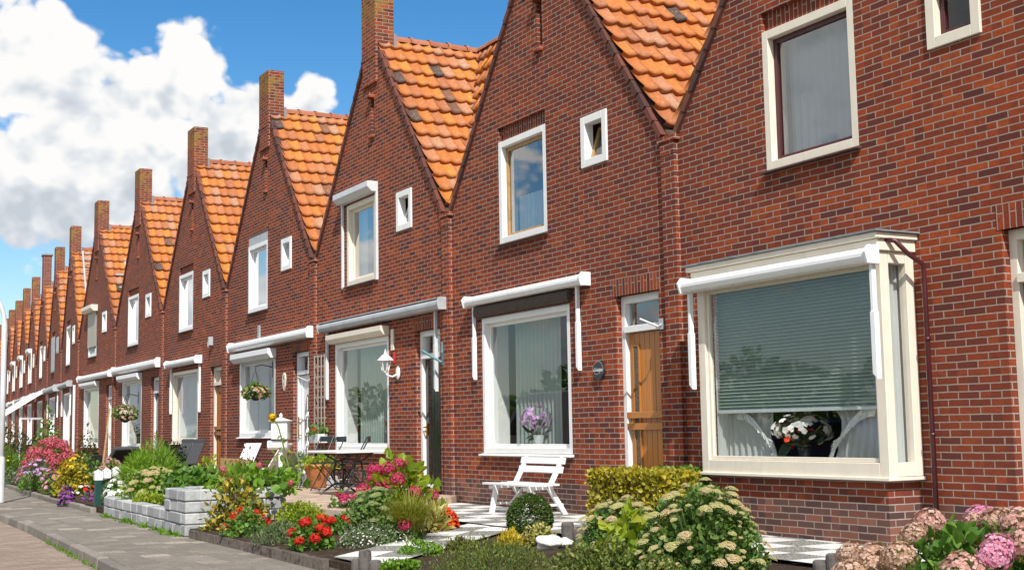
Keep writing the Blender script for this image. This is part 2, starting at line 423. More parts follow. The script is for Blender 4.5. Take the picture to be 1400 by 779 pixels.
def window(h, x0,x1,z0,z1, fr=None, sash=None, style='fixed', y=.0, fw=.085, curtain=None, sill=SILLB, label=None, glass=GLASS, dp=.13, cy=.24, sillz=True):
    fr=fr or WHITE
    mb=MB(); frame_bars(mb,x0,x1,z0,z1,y,y+dp,fw)
    xi,xo,zi,zo=x0+fw,x1-fw,z0+fw,z1-fw
    w=mb.build('window',fr,h,bevel=.004)
    if label: w['label']=label
    pts=[(xi,xo)]
    if style=='double': xm=xi+(xo-xi)*.5; pts=[(xi,xm-.012),(xm+.012,xo)]
    if style=='double':
        t=MB(); t.box((xi+xo)/2-.022,(xi+xo)/2+.022,y+.03,y+.11,zi,zo); t.build('mullion',fr,w,bevel=.003)
    for a,b in pts:
        s=MB()
        if style=='tilt':
            ang=math.radians(-16); frame_bars(s,a,b,zi,zo,y+.07,y+.11,.045)
            so=s.build('sash',sash or fr,w,bevel=.003)
            for v in so.data.vertices:         # hopper light leaning into the room
                dz=v.co.z-zi; v.co.y+=dz*.30; v.co.z=zi+dz*.955
            p=MB(); p.quad((a+.04,y+.10,zi+.04),(b-.04,y+.10,zi+.04),(b-.04,y+.10+.3*(zo-zi-.08),zo-.06),(a+.04,y+.10+.3*(zo-zi-.08),zo-.06))
            p.build('pane',glass,w)
        else:
            sw=.05
            frame_bars(s,a,b,zi,zo,y+.075,y+.125,sw); s.build('sash',sash or fr,w,bevel=.003)
            p=MB(); p.quad((a+sw-.01,y+.10,zi+sw-.01),(b-sw+.01,y+.10,zi+sw-.01),(b-sw+.01,y+.10,zo-sw+.01),(a+sw-.01,y+.10,zo-sw+.01))
            p.build('pane',glass,w)
    if curtain:
        c=MB(); rv=MB()
        for (a,b,c0,c1) in curtain[1]:
            wave(c,x0+(x1-x0)*a,x0+(x1-x0)*b,z0+(z1-z0)*c0,z0+(z1-z0)*c1,y+cy,amp=curtain[2] if len(curtain)>2 else .03)
        co=c.build('curtain',curtain[0],w,smooth=True)
        rv.quad((x0,y+dp,z0),(x0,y+dp,z1),(x0,y+cy+.06,z1),(x0,y+cy+.06,z0)); rv.quad((x1,y+dp,z1),(x1,y+dp,z0),(x1,y+cy+.06,z0),(x1,y+cy+.06,z1))
        rv.quad((x0,y+dp,z0),(x1,y+dp,z0),(x1,y+cy+.06,z0),(x0,y+cy+.06,z0)); rv.quad((x0,y+dp,z1),(x1,y+dp,z1),(x1,y+cy+.06,z1),(x0,y+cy+.06,z1))
        rv.build('inner_reveal',WHITE,w)
    if sill:
        s=MB(); s.extr([(y-.07,z0-.035),(y+.1,z0-.03),(y+.1,z0-.003),(y-.0,z0-.003),(y-.07,z0-.018)],x0-.03,x1+.03); s.build('sill',sill,w,bevel=.003)
    return w
def shutter_box(h, x0,x1,z1, ht=.2, p=.17, mat=None, y=0.0, rails=None):
    mat=mat or WHITEP
    b=MB(); b.extr([(y-.004,z1-ht),(y-.004,z1),(y-p,z1),(y-p,z1-ht*.55),(y-p*.62,z1-ht)],x0,x1)
    o=b.build('shutter_box',mat,h,bevel=.004)
    if rails:
        for x in (x0+.0,x1-.055): r=MB(); r.box(x,x+.055,y-.045,y-.004,rails,z1-ht+.002); r.build('guide_rail',mat,o,bevel=.003)
    return o
def awning(h, x0,x1,z, ht=.15, p=.2, arms=(), mat=None, top=None, arm_mat=None, y=0.0, valance=None, armlen=1.0):
    """rolled-up sun blind: long cassette, its end plates and the folded arms"""
    mat=mat or WHITEP
    n=7; prof=[(y-.006,z-ht),(y-.006,z)]
    prof+= [(y-p+.5*ht-.5*ht*math.sin(PI*k/n)*.9-.0, z-ht/2+.5*ht*math.cos(PI*k/n)) for k in range(n+1)]
    b=MB(); b.extr(prof[::1],x0+.03,x1-.03)
    a=b.build('awning',mat,h)
    if top:
        t=MB(); t.extr([(y-.008,z+.004),(y-.008,z+.02),(y-p*.9,z+.012),(y-p*.9,z+.004)],x0+.03,x1-.03); t.build('cover_strip',top,a)
    for xe in (x0,x1-.03):
        e=MB(); e.extr([(y-.006,z-ht-.015),(y-.006,z+.02),(y-p*.8,z+.02),(y-p-.015,z-ht*.3),(y-p*.9,z-ht-.015)],xe,xe+.03); e.build('end_plate',mat,a,bevel=.004)
    if valance:
        v=MB(); vm,vx0,vx1,vz0,vz1=valance
        nn=24; pf=[]
        for k in range(9): pf.append((y-.05-.045*math.sin(2*PI*k/9),(vz0+vz1)/2+.5*(vz1-vz0)*math.cos(2*PI*k/9)))
        v.extr(pf[::-1],vx0,vx1); v.build('rolled_cloth',vm,a,smooth=False)
    for xa in arms:
        e=MB(); am=arm_mat or mat
        e.box(xa,xa+.035,y-.06,y-.012,z-ht-armlen*.5,z-ht+.0)
        e.add([(xa-.002,y-.07,z-ht-armlen+.05),(xa+.052,y-.07,z-ht-armlen-.0),(xa+.052,y-.015,z-ht-armlen-.0),(xa-.002,y-.015,z-ht-armlen+.05),
               (xa-.002,y-.07,z-ht-armlen*.42),(xa+.052,y-.07,z-ht-armlen*.42),(xa+.052,y-.015,z-ht-armlen*.42),(xa-.002,y-.015,z-ht-armlen*.42)],
              [(0,3,2,1),(4,5,6,7),(0,1,5,4),(1,2,6,5),(2,3,7,6),(3,0,4,7)])
        e.build('arm',am,a,bevel=.003)
    return a
def door(h, x0,x1,zt, fr=None, leaf='plain', mat=None, ztr=2.14, y=.10, z0=.05, zt_glass=GLASSD, dark=True):
    fr=fr or WHITE
    mb=MB(); w=.075
    mb.box(x0,x0+w,y-.02,y+.09,z0,zt); mb.box(x1-w,x1,y-.02,y+.09,z0,zt)
    mb.box(x0+w,x1-w,y-.02,y+.09,zt-.085,zt); mb.box(x0+w,x1-w,y-.045,y+.09,ztr,ztr+.075)
    fo=mb.build('door_frame',fr,h,bevel=.004)
    p=MB(); p.quad((x0+w,y+.05,ztr+.075),(x1-w,y+.05,ztr+.075),(x1-w,y+.05,zt-.085),(x0+w,y+.05,zt-.085)); p.build('pane',zt_glass,fo)
    st=MB(); st.box(x0-.05,x1+.05,-.12,y+.1,-.3,z0-.004); st.build('doorstep',LEAD,h,bevel=.006)
    l=MB(); a,b=x0+w+.006,x1-w-.006
    if leaf in ('planks','blackplanks'):
        n=7; pw=(b-a)/n
        for i in range(n): l.box(a+i*pw+.003,a+(i+1)*pw-.003,y+.03,y+.072,z0+.01,ztr-.008)
        l.box(a,b,y+.04,y+.07,z0+.012,ztr-.01)
    else:
        frame_bars(l,a,b,z0+.01,ztr-.006,y+.025,y+.075,.11,.12,.22)
        l.box(a+.1,b-.1,y+.045,y+.07,z0+.2,ztr-.12)
    lo=l.build('door',mat or WHITE,h,bevel=.004)
    if leaf=='planks':
        g=MB(); g.box(a+.09,a+.19,y+.022,y+.034,.35,1.98); g.build('glass_strip',FROST,lo)
        g=MB(); frame_bars(g,a+.07,a+.21,.33,2.0,y+.012,y+.03,.022); g.build('glass_bead',mat,lo)
        g=MB()
        for z in (1.02,1.15): g.box(a-.02,b+.0,y-.02,y+.012,z,z+.075)
        g.build('rail_board',mat,lo,bevel=.004)
    elif leaf=='ornate':
        g=MB(); xc=(a+b)/2
        vs=[(xc+.17*math.cos(2*PI*i/24),y+.04,1.15+.62*math.sin(2*PI*i/24)) for i in range(24)]
        g.add(vs,[tuple(range(24))]); g.build('pane',FROST,lo)
        g=MB()
        for s in (-1,1):
            for z in (.75,1.0,1.3):
                g.tube([(xc+s*(.03+.06*math.cos(t)),y+.032,z+.09*math.sin(t)+.03*t) for t in np.linspace(0,5.2,12)],.009,6)
        g.tube([(xc,y+.032,.6),(xc,y+.032,1.72)],.008,6); g.build('scroll_grille',WHITEP,lo)
    hd=MB(); hx=a+.055
    if leaf=='ornate':
        hd.tube([(hx,y-.03,.95),(hx,y-.03,1.35)],.014,8); hd.tube([(hx,y+.02,1.0),(hx,y-.03,1.0)],.01,6); hd.tube([(hx,y+.02,1.3),(hx,y-.03,1.3)],.01,6)
        hd.build('handle',BRASS,lo)
    else:
        hd.box(hx-.02,hx+.02,y+.012,y+.024,.98,1.16); hd.tube([(hx,y+.02,1.1),(hx,y-.035,1.1),(hx+.1,y-.035,1.1)],.011,8)
        hd.build('handle',STEEL if leaf=='plain' else BRASS,lo)
    return lo
HOUSES=[]
def house(k, loc, rz, label, gz=.73, gh=None, bay=False, gframe=None, gsash=None, gcur=None, up='fixed', upfr=None, upsash=None, upcur=None,
          small='tilt', smfr=None, smsash=None, chim=8.48, chimx=0, chimmat=None, uptop=5.0, ground=True):
    h=empty('brick_house',loc,rz,label,'house','terraced houses of the row')
    ux0,ux1,uz0=1.58,2.86,3.56; uz1=4.97
    sx0,sx1,sz0,sz1=3.735,4.305,4.21,4.84
    dx0,dx1,dz=4.375,5.24,2.57
    g0,g1,gz1=1.02,3.355,2.585
    holes=[(ux0,ux1,uz0,uz1+.2,.14),(sx0,sx1,sz0,sz1,.12),(dx0,dx1,.0,dz,.14),(XM-.085,XM+.045,6.02,6.62,.16)]
    if bay: holes.append((1.1,3.25,.62,2.5,.12))
    else: holes.append((g0,g1,gz,gz1,.13))
    mb=MB(); facade(mb,holes)
    mb.build('front_wall',BRICK,h)
    # party pilaster at the left end, with its corbelled cap
    pl=MB(); pl.box(-.125,.125,-.055,.02,-.35,4.02); pl.box(-.125,.125,-.062,.02,4.022,4.17); pl.box(-.165,.165,-.075,.05,4.172,4.235)
    pl.build('pilaster',BRICK,h,bevel=.003)
    so=MB()
    so.box(dx0-.04,dx1+.04,-.004,.05,dz,dz+.2)                      # soldier course over the door
    so.build('door_lintel',SOLD,h); so=MB()
    so.box(ux0+.002,ux1-.002,.055,.13,uz1+.003,uz1+.198)             # set-back course over the upper window
    so.build('window_lintel',SOLD,h)
    sl=MB(); sl.box(XM-.085,XM+.045,.12,.2,6.02,6.62); sl.build('slit_niche',BARK,h)
    lg=MB(); lg.box(XM-.10,XM+.06,-.10,.05,6.623,6.70); lg.build('slit_hood',BRICK,h,bevel=.004)
    lg=MB(); lg.box(XM-.10,XM+.06,-.055,.05,5.945,6.017); lg.build('slit_ledge',BRICK,h,bevel=.004)
    # verge: brick-on-edge bedded in mortar along both rakes
    for sx in (-1,1):
        v=MB(); a=Vector((XM+sx*(XM-.16),0,EAVE+.06)); b=Vector((XM+sx*.30,0,APEX-.35)); n=16
        d=(b-a)/n; up=Vector((-sx*d.z,0,abs(d.x))).normalized()*1.0
        up=Vector((sx*abs(d.z),0,abs(d.x))).normalized()
        for i in range(n):
            p=a+d*(i+.02)+up*.012; q=a+d*(i+.97)+up*.012
            v.bar(p+up*.02+Vector((0,.0,0)),q+up*.02+Vector((0,.012,0)),.10,.065,0,up=up)
        if sx<0: v.bar(a+up*.082+Vector((0,.035,0)),b+up*.082+Vector((0,.035,0)),.10,.05,1,up=up)
        v.build('verge',[VBRICK,MORTAR],h)
    # chimney flush with the gable, stepping forward a little
    c=MB(); cx0,cx1=2.40+chimx,2.98+chimx
    c.box(cx0,cx1,-.045,.30,7.36,chim); c.box(cx0-.035,cx1,-.05,.26,7.30,7.36)
    c.prism([(cx0+.03,-.042),(cx1,-.042),(cx1,.1),(cx0+.03,.1)],6.86,7.30)
    co=c.build('chimney',chimmat or CHIM,h,bevel=.004)
    if chimmat:
        cc=MB(); cc.box(cx0-.05,cx1+.05,-.09,.35,chim+.003,chim+.07); cc.build('chimney_cap',LEAD,co,bevel=.006)
    f=MB(); f.box(cx0+.1,cx1+.03,.29,.34,7.48,7.72); f.build('flashing',LEAD,co)
    CY,y0=(2.05,.25) if k==3 else (3.7,1.9)
    me,rm,vm=roof_meshes(k%3,CY,y0)
    r=link('roof',me,h); link('ridge_tile',rm,r); link('valley_flashing',vm,r)
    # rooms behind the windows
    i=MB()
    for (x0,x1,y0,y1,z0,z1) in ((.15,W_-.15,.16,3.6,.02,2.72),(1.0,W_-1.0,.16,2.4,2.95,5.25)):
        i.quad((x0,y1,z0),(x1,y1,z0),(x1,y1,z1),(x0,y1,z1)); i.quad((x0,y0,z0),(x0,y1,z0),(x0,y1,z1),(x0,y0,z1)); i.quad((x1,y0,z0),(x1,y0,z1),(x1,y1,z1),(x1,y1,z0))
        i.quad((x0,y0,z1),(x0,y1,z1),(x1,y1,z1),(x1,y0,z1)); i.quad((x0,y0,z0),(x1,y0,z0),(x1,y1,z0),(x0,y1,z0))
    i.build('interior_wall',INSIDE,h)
    bw=MB(); bw.quad((0,CY+2.1,-.35),(W_,CY+2.1,-.35),(W_,CY+2.1,EAVE),(0,CY+2.1,EAVE)); bw.build('rear_wall',BRICK,h)
    w=window(h,ux0,ux1,uz0,uz1,upfr,upsash,up,curtain=upcur,glass=GLASSD)
    window(h,sx0,sx1,sz0,sz1,smfr or upfr,smsash or upsash,small,y=-.025,fw=.095,sill=None)
    if not bay and ground: window(h,g0,g1,gz,gz1,gframe,gsash,'fixed',y=.0,fw=.075,curtain=gcur,cy=.36,sill=(gframe or WHITE))
    HOUSES.append(h); return h
# ------------------------------------------------------------------ the row
GC=lambda *p,amp=.03: (CURT,p,amp)
NC=lambda *p,amp=.022: (NET,p,amp)
ANG=math.radians(4.5)
def hloc(i):
    if i<=7: return (VX(i),D_,0),0
    k=i-7; return (VX(7)-k*W_*math.cos(ANG),D_+k*W_*math.sin(ANG),0),-ANG
def H(i,label,**kw):
    loc,rz=hloc(i); return house(i,loc,rz,label,**kw)
# 1: bay window
h1=H(1,'brick terraced house with the big cream bay window and maroon downpipe',bay=True,upfr=CREAM,upsash=MAROON,upcur=(SKYREFLNET,((.10,.96,.0,.98),),.014),small='fixed')
door(h1,4.375,5.24,2.57,CREAM,'plain',MAROON)
BY=-.40
bb=MB(); bb.box(.96,3.37,-.36,-.001,-.35,.565); bb.build('bay_base',brick_mat('bay_brick'),h1)
bf=MB(); x0,x1=.90,3.44; fw=.11
frame_bars(bf,x0,x1,.57,2.50,BY,BY+.10,fw,.10,.15)
bf.box(x0-.02,x1+.02,BY-.03,-.002,.57,.60)                     # projecting bottom member
for xs in (x0,x1-.09): bf.box(xs,xs+.09,-.10,-.003,.603,2.50); bf.box(xs,xs+.09,BY+.103,-.103,.603,.72); bf.box(xs,xs+.09,BY+.103,-.103,2.40,2.50)
bf.box(x0-.03,x1+.03,BY-.05,-.002,2.503,2.60); bf.box(x0-.06,x1+.06,BY-.09,-.002,2.603,2.655)
bw=bf.build('bay_window',CREAM,h1,bevel=.005)
pf=MB(); frame_bars(pf,x0+fw+.002,x1-fw-.002,.722,2.398,BY+.03,BY+.075,.035); pf.build('sash',CREAM,bw,bevel=.003)
pp=MB(); pp.quad((x0+.1,BY+.055,.70),(x1-.1,BY+.055,.70),(x1-.1,BY+.055,2.42),(x0+.1,BY+.055,2.42)); pp.build('pane',GLASS,bw)
for xs in (x0+.045,x1-.045):
    ps=MB(); ps.quad((xs,BY+.09,.7),(xs,-.09,.7),(xs,-.09,2.42),(xs,BY+.09,2.42)); ps.build('pane',GLASS,bw)
lr=MB(); lr.box(x0-.09,x1+.09,BY-.12,-.002,2.658,2.672); lr.build('lead_roof',LEAD,bw)
wb=MB(); wb.box(x0+.09,x1-.09,BY+.11,-.003,.60,.70); wb.build('window_board',WHITE,bw)
bl=MB(); n=37; zt,zb=2.42,1.20                                 # pleated blind
vs=[]
for i in range(n*2+1):
    z=zt-(zt-zb)*i/(2*n); y=BY+.125+(.036 if i%2 else 0)
    vs+=[(x0+.13,y,z),(x1-.12,y,z)]
bl.add(vs,[(2*i,2*i+1,2*i+3,2*i+2) for i in range(2*n)])
bl.build('pleated_blind',BLIND,bw)
br=MB(); br.box(x0+.13,x1-.12,BY+.115,BY+.16,zb-.03,zb-.002); br.build('blind_rail',GREYL,bw,bevel=.003)
def tieback(xa,xb,side):
    """sheer curtain gathered to one side with a frilled edge"""
    c=MB(); n=60; rows=14; vs=[]
    for k in range(rows+1):
        q=k/rows; z=2.0-(2.0-.72)*q
        pin=math.exp(-((q-.76)/.2)**2)
        if q<.8: wd_=.86-.24*math.sin(q/.8*PI/2)**6
        else: wd_=.62+.10*((q-.8)/.2)
        inner=xa+(xb-xa)*wd_
        for i in range(n+1):
            t=i/n; x=xa+(inner-xa)*t
            y=BY+.23+.022*math.sin(t*44+.6*math.sin(q*5))*(1-.5*pin)
            if t>.9: y+=.02*math.sin(k*9+t*30); x+=.012*math.sin(k*7.7)
            vs.append((x,y,z))
    c.add(vs,[(k*(n+1)+i,k*(n+1)+i+1,(k+1)*(n+1)+i+1,(k+1)*(n+1)+i) for k in range(rows) for i in range(n)])
    o=c.build('curtain',NET,bw,smooth=True)
    f=MB(); m=70; vs=[]
    for i in range(m+1):
        t=i/m
        # frill: hem from the tie down, and the gathered ruffle across
        z=1.22-.30*t*t*4 if t<.5 else .93-.21*(t-.5)*2
        x=xa+(xb-xa)*(.12+.50*(t*2) if t<.5 else .62+.10*(t-.5)*2)
        for w in (0,1): vs.append((x+side*.06*w+.008*math.sin(i*2.1)*w,BY+.185+.02*math.sin(i*2.4)*w,z-.11*w*(1 if t<.5 else .25)))
    f.add(vs,[(2*i,2*i+1,2*i+3,2*i+2) for i in range(m)])
    f.build('curtain_frill',FRILL,bw)
tieback(x0+.17,x0+.17+1.0,1); tieback(x1-.16,x1-.16-1.0,-1)
sc=MB(); 
n=40
for xs in (x1-.10,x0+.13):
    vs=[(xs-.02+.012*math.sin(i*1.15),BY+.12+(.30*i/n),z) for z in (.72,2.42) for i in range(n+1)]
    sc.add(vs,[(i,i+1,n+2+i,n+1+i) for i in range(n)])
sc.build('curtain',NET,bw,smooth=True)
a=awning(h1,.86,3.50,2.52,.125,.16,(.885,3.42),WHITEP,y=BY-.05,armlen=.98)
dp=MB(); px_=3.60
dp.tube([(3.46,BY+.05,2.60),(3.53,BY+.10,2.58),(3.57,-.20,2.47),(px_,-.06,2.38),(px_,-.055,2.2),(px_,-.055,-.02)],.022,10)
for z in (1.75,.95,.3): dp.tube([(px_,-.055,z-.015),(px_,-.055,z+.015)],.030,10)
dp.build('drain_pipe',MAROON,h1,smooth=True)
# 2: varnished door
h2=H(2,'brick terraced house with the varnished wooden door, round plaque and slim white awning',upsash=TAN,smsash=TAN,
     gcur=GC((.12,.66,.02,.97),(.80,1,.02,.97)),upcur=NC((.1,.98,.0,.46)))
door(h2,4.375,5.24,2.57,WHITE,'planks',WOOD)
awning(h2,.74,3.87,2.90,.13,.17,(.84,3.585),WHITEP,valance=(BROWNC,.93,3.44,2.60,2.755),armlen=1.03)
# 3: black door, grey full-width awning
h3=H(3,'brick terraced house with the black door and grey full-width awning',gframe=WHITE,
     gcur=GC((.12,.82,.02,.97),(.86,1.,.02,.97)),up='double',upfr=CREAM,smfr=WHITE,upcur=NC((.0,.3,.0,1),(.62,1,.0,1)))
door(h3,4.375,5.24,2.57,WHITE,'blackplanks',BLACKP)
awning(h3,.62,5.58,2.97,.15,.20,(.70,5.16),GREYP,top=GREYL,arm_mat=GREYL,armlen=1.2)
shutter_box(h3,.95,3.40,2.74,.15,.16,CREAM)
shutter_box(h3,1.42,2.98,5.17,.17,.2,GREYL,rails=3.53)
# 4: white ornate door
h4=H(4,'brick terraced house with the white ornate door and white full-width awning',gz=.98,
     gcur=GC((.1,.34,.02,.97),(.45,.9,.02,.97)),up='double',upfr=WHITEP,small='tilt',smfr=WHITEP,upcur=NC((.04,.35,0,1),(.4,.62,0,1)))
door(h4,4.375,5.24,2.57,WHITEP,'ornate',WHITEP)
awning(h4,.72,5.62,2.97,.18,.2,(),WHITEP)
shutter_box(h4,.93,3.42,2.72,.19,.19,WHITEP)
tb=MB(); tb.box(1.585,2.855,.012,.05,4.975,5.16); tb.build('blind_cassette',GREYP,h4)
# 5: orange door, short armed awning
h5=H(5,'brick terraced house with the orange timber door and a short awning over its window',gframe=CREAM,gz=.84,gsash=CREAM,
     gcur=GC((.05,.8,.02,.97)),up='double',upfr=WHITEP,small='fixed',upcur=NC((.03,.97,0,1)))
door(h5,4.375,5.24,2.57,CREAM,'planks',WOODO)
awning(h5,.92,3.72,2.87,.16,.2,(1.0,3.60),WHITEP,armlen=1.15)
# 6: black door and hanging basket
h6=H(6,'brick terraced house with a black door and a flower basket hanging at its window',gz=.70,gsash=WHITE,
     gcur=GC((.55,.98,.02,.97)),up='double',upfr=WHITEP,small='tilt')
door(h6,4.375,5.24,2.57,WHITE,'blackplanks',BLACKP)
awning(h6,.28,5.56,3.02,.22,.2,(),WHITEP)
shutter_box(h6,.95,3.42,2.74,.18,.17,WHITEP)
# 7: beige roller shutter upstairs
h7=H(7,'brick terraced house with a beige roller shutter lowered over its upper window',gz=.72,gcur=GC((.05,.3,.02,.97)),up='double',upfr=WHITEP,small='fixed')
door(h7,4.375,5.24,2.57,WHITE,'plain',WHITE)
awning(h7,.75,5.45,2.98,.18,.2,(),WHITEP); shutter_box(h7,.95,3.42,2.74,.16,.16,WHITEP)
def slats(h,x0,x1,z0,z1,mat,y=-.02):
    s=MB(); z=z1
    while z-.05>z0: s.box(x0,x1,y,y+.014,z-.047,z); z-=.05
    return s.build('roller_shutter',mat,h)
slats(h7,1.585,2.855,3.86,4.96,BEIGE,-.03); shutter_box(h7,1.42,2.98,5.16,.2,.22,CREAM)
# the far part of the row, which bends away
h8=H(8,'brick terraced house with a ladder lying on its roof and a white downpipe',gz=.75,up='fixed',upfr=WHITE,small='fixed',gcur=GC((.1,.5,.02,.97)))
door(h8,4.375,5.24,2.57,WHITE,'plain',MAROON); awning(h8,.7,3.9,2.95,.18,.22,(.8,3.6),GREYP,arm_mat=WHITEP)
dpp=MB(); dpp.tube([(5.33,-.09,2.75),(5.33,-.09,-.1)],.045,8); dpp.build('drain_pipe',WHITEP,h8)
h9=H(9,'brick terraced house with grey closed shutters upstairs, left of the ladder-roofed house',up='fixed',small='fixed',upfr=GREYP,gcur=GC((.0,.4,.02,.97)))
door(h9,4.375,5.24,2.57,CREAM,'plain',WHITE); awning(h9,.6,4.9,2.98,.22,.25,(.7,4.7),GREYP,arm_mat=WHITEP); slats(h9,1.585,2.855,3.6,4.96,GREYP)
slats(h9,3.75,4.29,4.25,4.8,GREYP,-.045)
h10=H(10,'brick terraced house with a pink capped chimney and an awning let down in front',up='double',upfr=WHITE,small='fixed',chimmat=BRICKHOT,chim=8.85)
door(h10,4.375,5.24,2.57,WHITE,'plain',WOOD); aw=awning(h10,.5,5.0,2.98,.16,.2,(),WHITEP)
for xa in (.55,4.9):
    e=MB(); e.bar((xa,-.2,2.88),(xa,-1.75,1.88),.06,.16); e.build('arm',WHITEP,aw)
e=MB(); e.quad((.6,-.2,2.9),(4.9,-.2,2.9),(4.9,-1.75,1.95),(.6,-1.75,1.95)); e.box(.55,4.95,-1.81,-1.73,1.86,1.98); e.build('awning_cloth',FABRIC,aw)
far=[(11,'fifth',8.55,'fixed',True),(12,'second',8.6,'fixed',True),(13,'third',8.5,'fixed',True),(14,'fourth',8.5,'double',False),(15,'fifth',8.45,'fixed',False),(16,'sixth',8.5,'fixed',False),(17,'seventh',8.5,'fixed',False)]
for i,_,ch,up,bx in far:
    nth={11:'first',12:'second',13:'third',14:'fourth',15:'fifth',16:'sixth',17:'last'}[i]
    hh=H(i,f'brick terraced house, {nth} to the left of the one with the pink chimney',up=up,upfr=CREAM if i%2 else WHITE,small='fixed',chim=ch)
    door(hh,4.375,5.24,2.57,WHITE,'plain',[WOOD,MAROON,WHITE][i%3])
    awning(hh,.6,4.9,2.98,.2,.24,(),[GREYP,WHITEP][i%2])
    if bx: shutter_box(hh,1.45,2.95,5.16,.2,.2,WHITEP,rails=3.55)
h0=H(0,'brick terraced house adjoining the bay windowed house, past the right edge of the picture',gcur=GC((.1,.9,.02,.97)),upcur=NC((.1,.95,0,.98)),small='fixed')
door(h0,4.375,5.24,2.57,WHITE,'plain',WOOD)
HOUSES.insert(0,HOUSES.pop())
# end walls of the row
for hh,x in ((h0,W_),(HOUSES[-1],0)):
    m=MB(); s=.0 if x else .0
    m.add([(x,0,-.35),(x,5.8,-.35),(x,5.8,EAVE),(x,0,EAVE)],[(0,1,2,3)]); m.build('end_wall',BRICK,hh)
# roof details
vt=MB(); vt.tube([(3.05,1.55,7.3),(3.05,1.55,7.92)],.05,10); vt.tube([(3.05,1.55,7.9),(3.05,1.55,7.98)],.065,10); vt.build('vent_pipe',BLACKM,h7)
rh=MB()
rh.bar((4.62,.62,5.45),(3.75,.62,6.55),.05,.05); rh.bar((4.25,.25,5.98),(4.25,.95,5.98),.05,.05); rh.bar((4.6,.3,5.55),(4.6,.9,5.55),.05,.05)
rh.build('roof_hook',GREYP,h7)
loc,rz=hloc(8); cs,sn=math.cos(rz),math.sin(rz)
lt=empty('roof_ladder',loc,rz,'grey ladder lying on the orange roof tiles','ladder')
def onr(x,y,o=.1): return Vector((x,y,APEX+.03-SLP*(x-XM)+o))
for yy in (.35,.75):
    m=MB(); m.bar(onr(5.2,yy),onr(2.95,yy),.05,.06); m.build('rail',GREYP,lt)
for q in range(14):
    m=MB(); x=5.1-q*.16; m.bar(onr(x,.37),onr(x,.73),.035,.035); m.build('rung',GREYP,lt)
sky_=MB(); p=onr(3.6,1.1,.06); q=onr(4.2,1.1,.06); sky_.add([p,q,onr(4.2,1.6,.06),onr(3.6,1.6,.06)],[(0,1,2,3)]); 
sky_.bar(p,q,.05,.08); sky_.bar(onr(4.2,1.6,.06),onr(3.6,1.6,.06),.05,.08); sky_.bar(q,onr(4.2,1.6,.06),.05,.08); sky_.build('skylight',[BLACKP],h8)

# ------------------------------------------------------------------ camera, light, sky
cam=bpy.data.cameras.new('camera'); co=bpy.data.objects.new('camera',cam); COL.objects.link(co)
M=Matrix((RT,UP,-FW)).transposed().to_4x4(); M.translation=(0,0,EYE); co.matrix_world=M
cam.sensor_width=36; cam.lens=FPX/1400*36; cam.clip_end=3000; cam.clip_start=.05
SC.camera=co
SUN=Vector((2.5,-.92,2.6)).normalized()
sl=bpy.data.lights.new('sun','SUN'); sl.energy=5.0; sl.angle=math.radians(.53); sl.color=(1,.955,.88)
so=bpy.data.objects.new('sun',sl); COL.objects.link(so); so.rotation_euler=(-SUN).to_track_quat('-Z','Y').to_euler()
so.location=(20,-10,30)
wd=bpy.data.worlds.new('World'); SC.world=wd; wd.use_nodes=True
class WT(NT):
    def __init__(s,w): s.t=w.node_tree; s.t.nodes.clear(); s.out=s.n('ShaderNodeOutputWorld')
t=WT(wd)
sky=t.n('ShaderNodeTexSky',sky_type='NISHITA'); sky.sun_disc=False; sky.sun_elevation=math.asin(SUN.z); sky.sun_rotation=math.atan2(SUN.x,SUN.y)
sky.air_density=1.0; sky.dust_density=.35; sky.ozone_density=1.6
dirv=t.coord('Generated'); dx,dy,dz=t.xyz(dirv)
az=t.math('MULTIPLY',t.math('ARCTAN2',dx,dy),180/PI); el=t.math('MULTIPLY',t.math('ARCSINE',dz),180/PI)
# cumulus: banks of cloud set at bearings and heights, frayed by fractal noise
BL=[(-81.6,15.2,3.3,2.7),(-80.6,16.3,1.5,1.5),(-75.0,15.7,1.5,1.9),(-76.2,14.6,2.4,1.7),(-78.6,12.6,4.0,2.4),(-80,10.6,6.0,2.9),(-71.6,13.2,3.4,1.5),(-69.4,14.5,1.1,.95),(-73.5,12.0,4.0,2.4),
    (-84,9.8,5,2.2),(-86,16,3,3),(-82.6,18.4,.9,.5),(-66,10,6,3),(-60,14,4,2)]
sv=t.n('ShaderNodeVectorMath',{0:dirv,1:(1,1,1.25)},operation='MULTIPLY').outputs[0]
def fbm(v,sc,det=9,ro=.58): return t.math('SUBTRACT',t.noise(v,sc,det,ro),.5)
warp=t.n('ShaderNodeTexNoise',{'Vector':sv,'Scale':9.,'Detail':3.}).outputs[1]
wv=t.n('ShaderNodeVectorMath',{0:t.n('ShaderNodeVectorMath',{0:warp,1:(.5,.5,.5)},operation='SUBTRACT').outputs[0],1:(.03,.03,.03)},operation='MULTIPLY').outputs[0]
sw=t.n('ShaderNodeVectorMath',{0:sv,1:wv},operation='ADD').outputs[0]
body=None
for a0,e0,ra,re in BL:
    p=t.math('DIVIDE',t.math('SUBTRACT',az,a0),ra); q=t.math('DIVIDE',t.math('SUBTRACT',el,e0),re)
    b=t.math('SUBTRACT',1.0,t.math('SQRT',t.math('ADD',t.math('MULTIPLY',p,p),t.math('MULTIPLY',q,q))))
    body=b if body is None else t.math('SMOOTH_MAX',body,b,.22)
rest=t.math('MULTIPLY_ADD',fbm(sv,2.6,3),6.0,.30)                # clouds over the rest of the sky
away=t.ramp(t.math('ABSOLUTE',t.math('ADD',az,76.)),[(0,0),(1,1)])
far_=t.math('DIVIDE',t.math('SUBTRACT',t.math('ABSOLUTE',t.math('ADD',az,76.)),17.0),10.0,clamp=True)
rest=t.math('ADD',rest,t.math('MULTIPLY',t.math('SUBTRACT',far_,1.0),8.0))
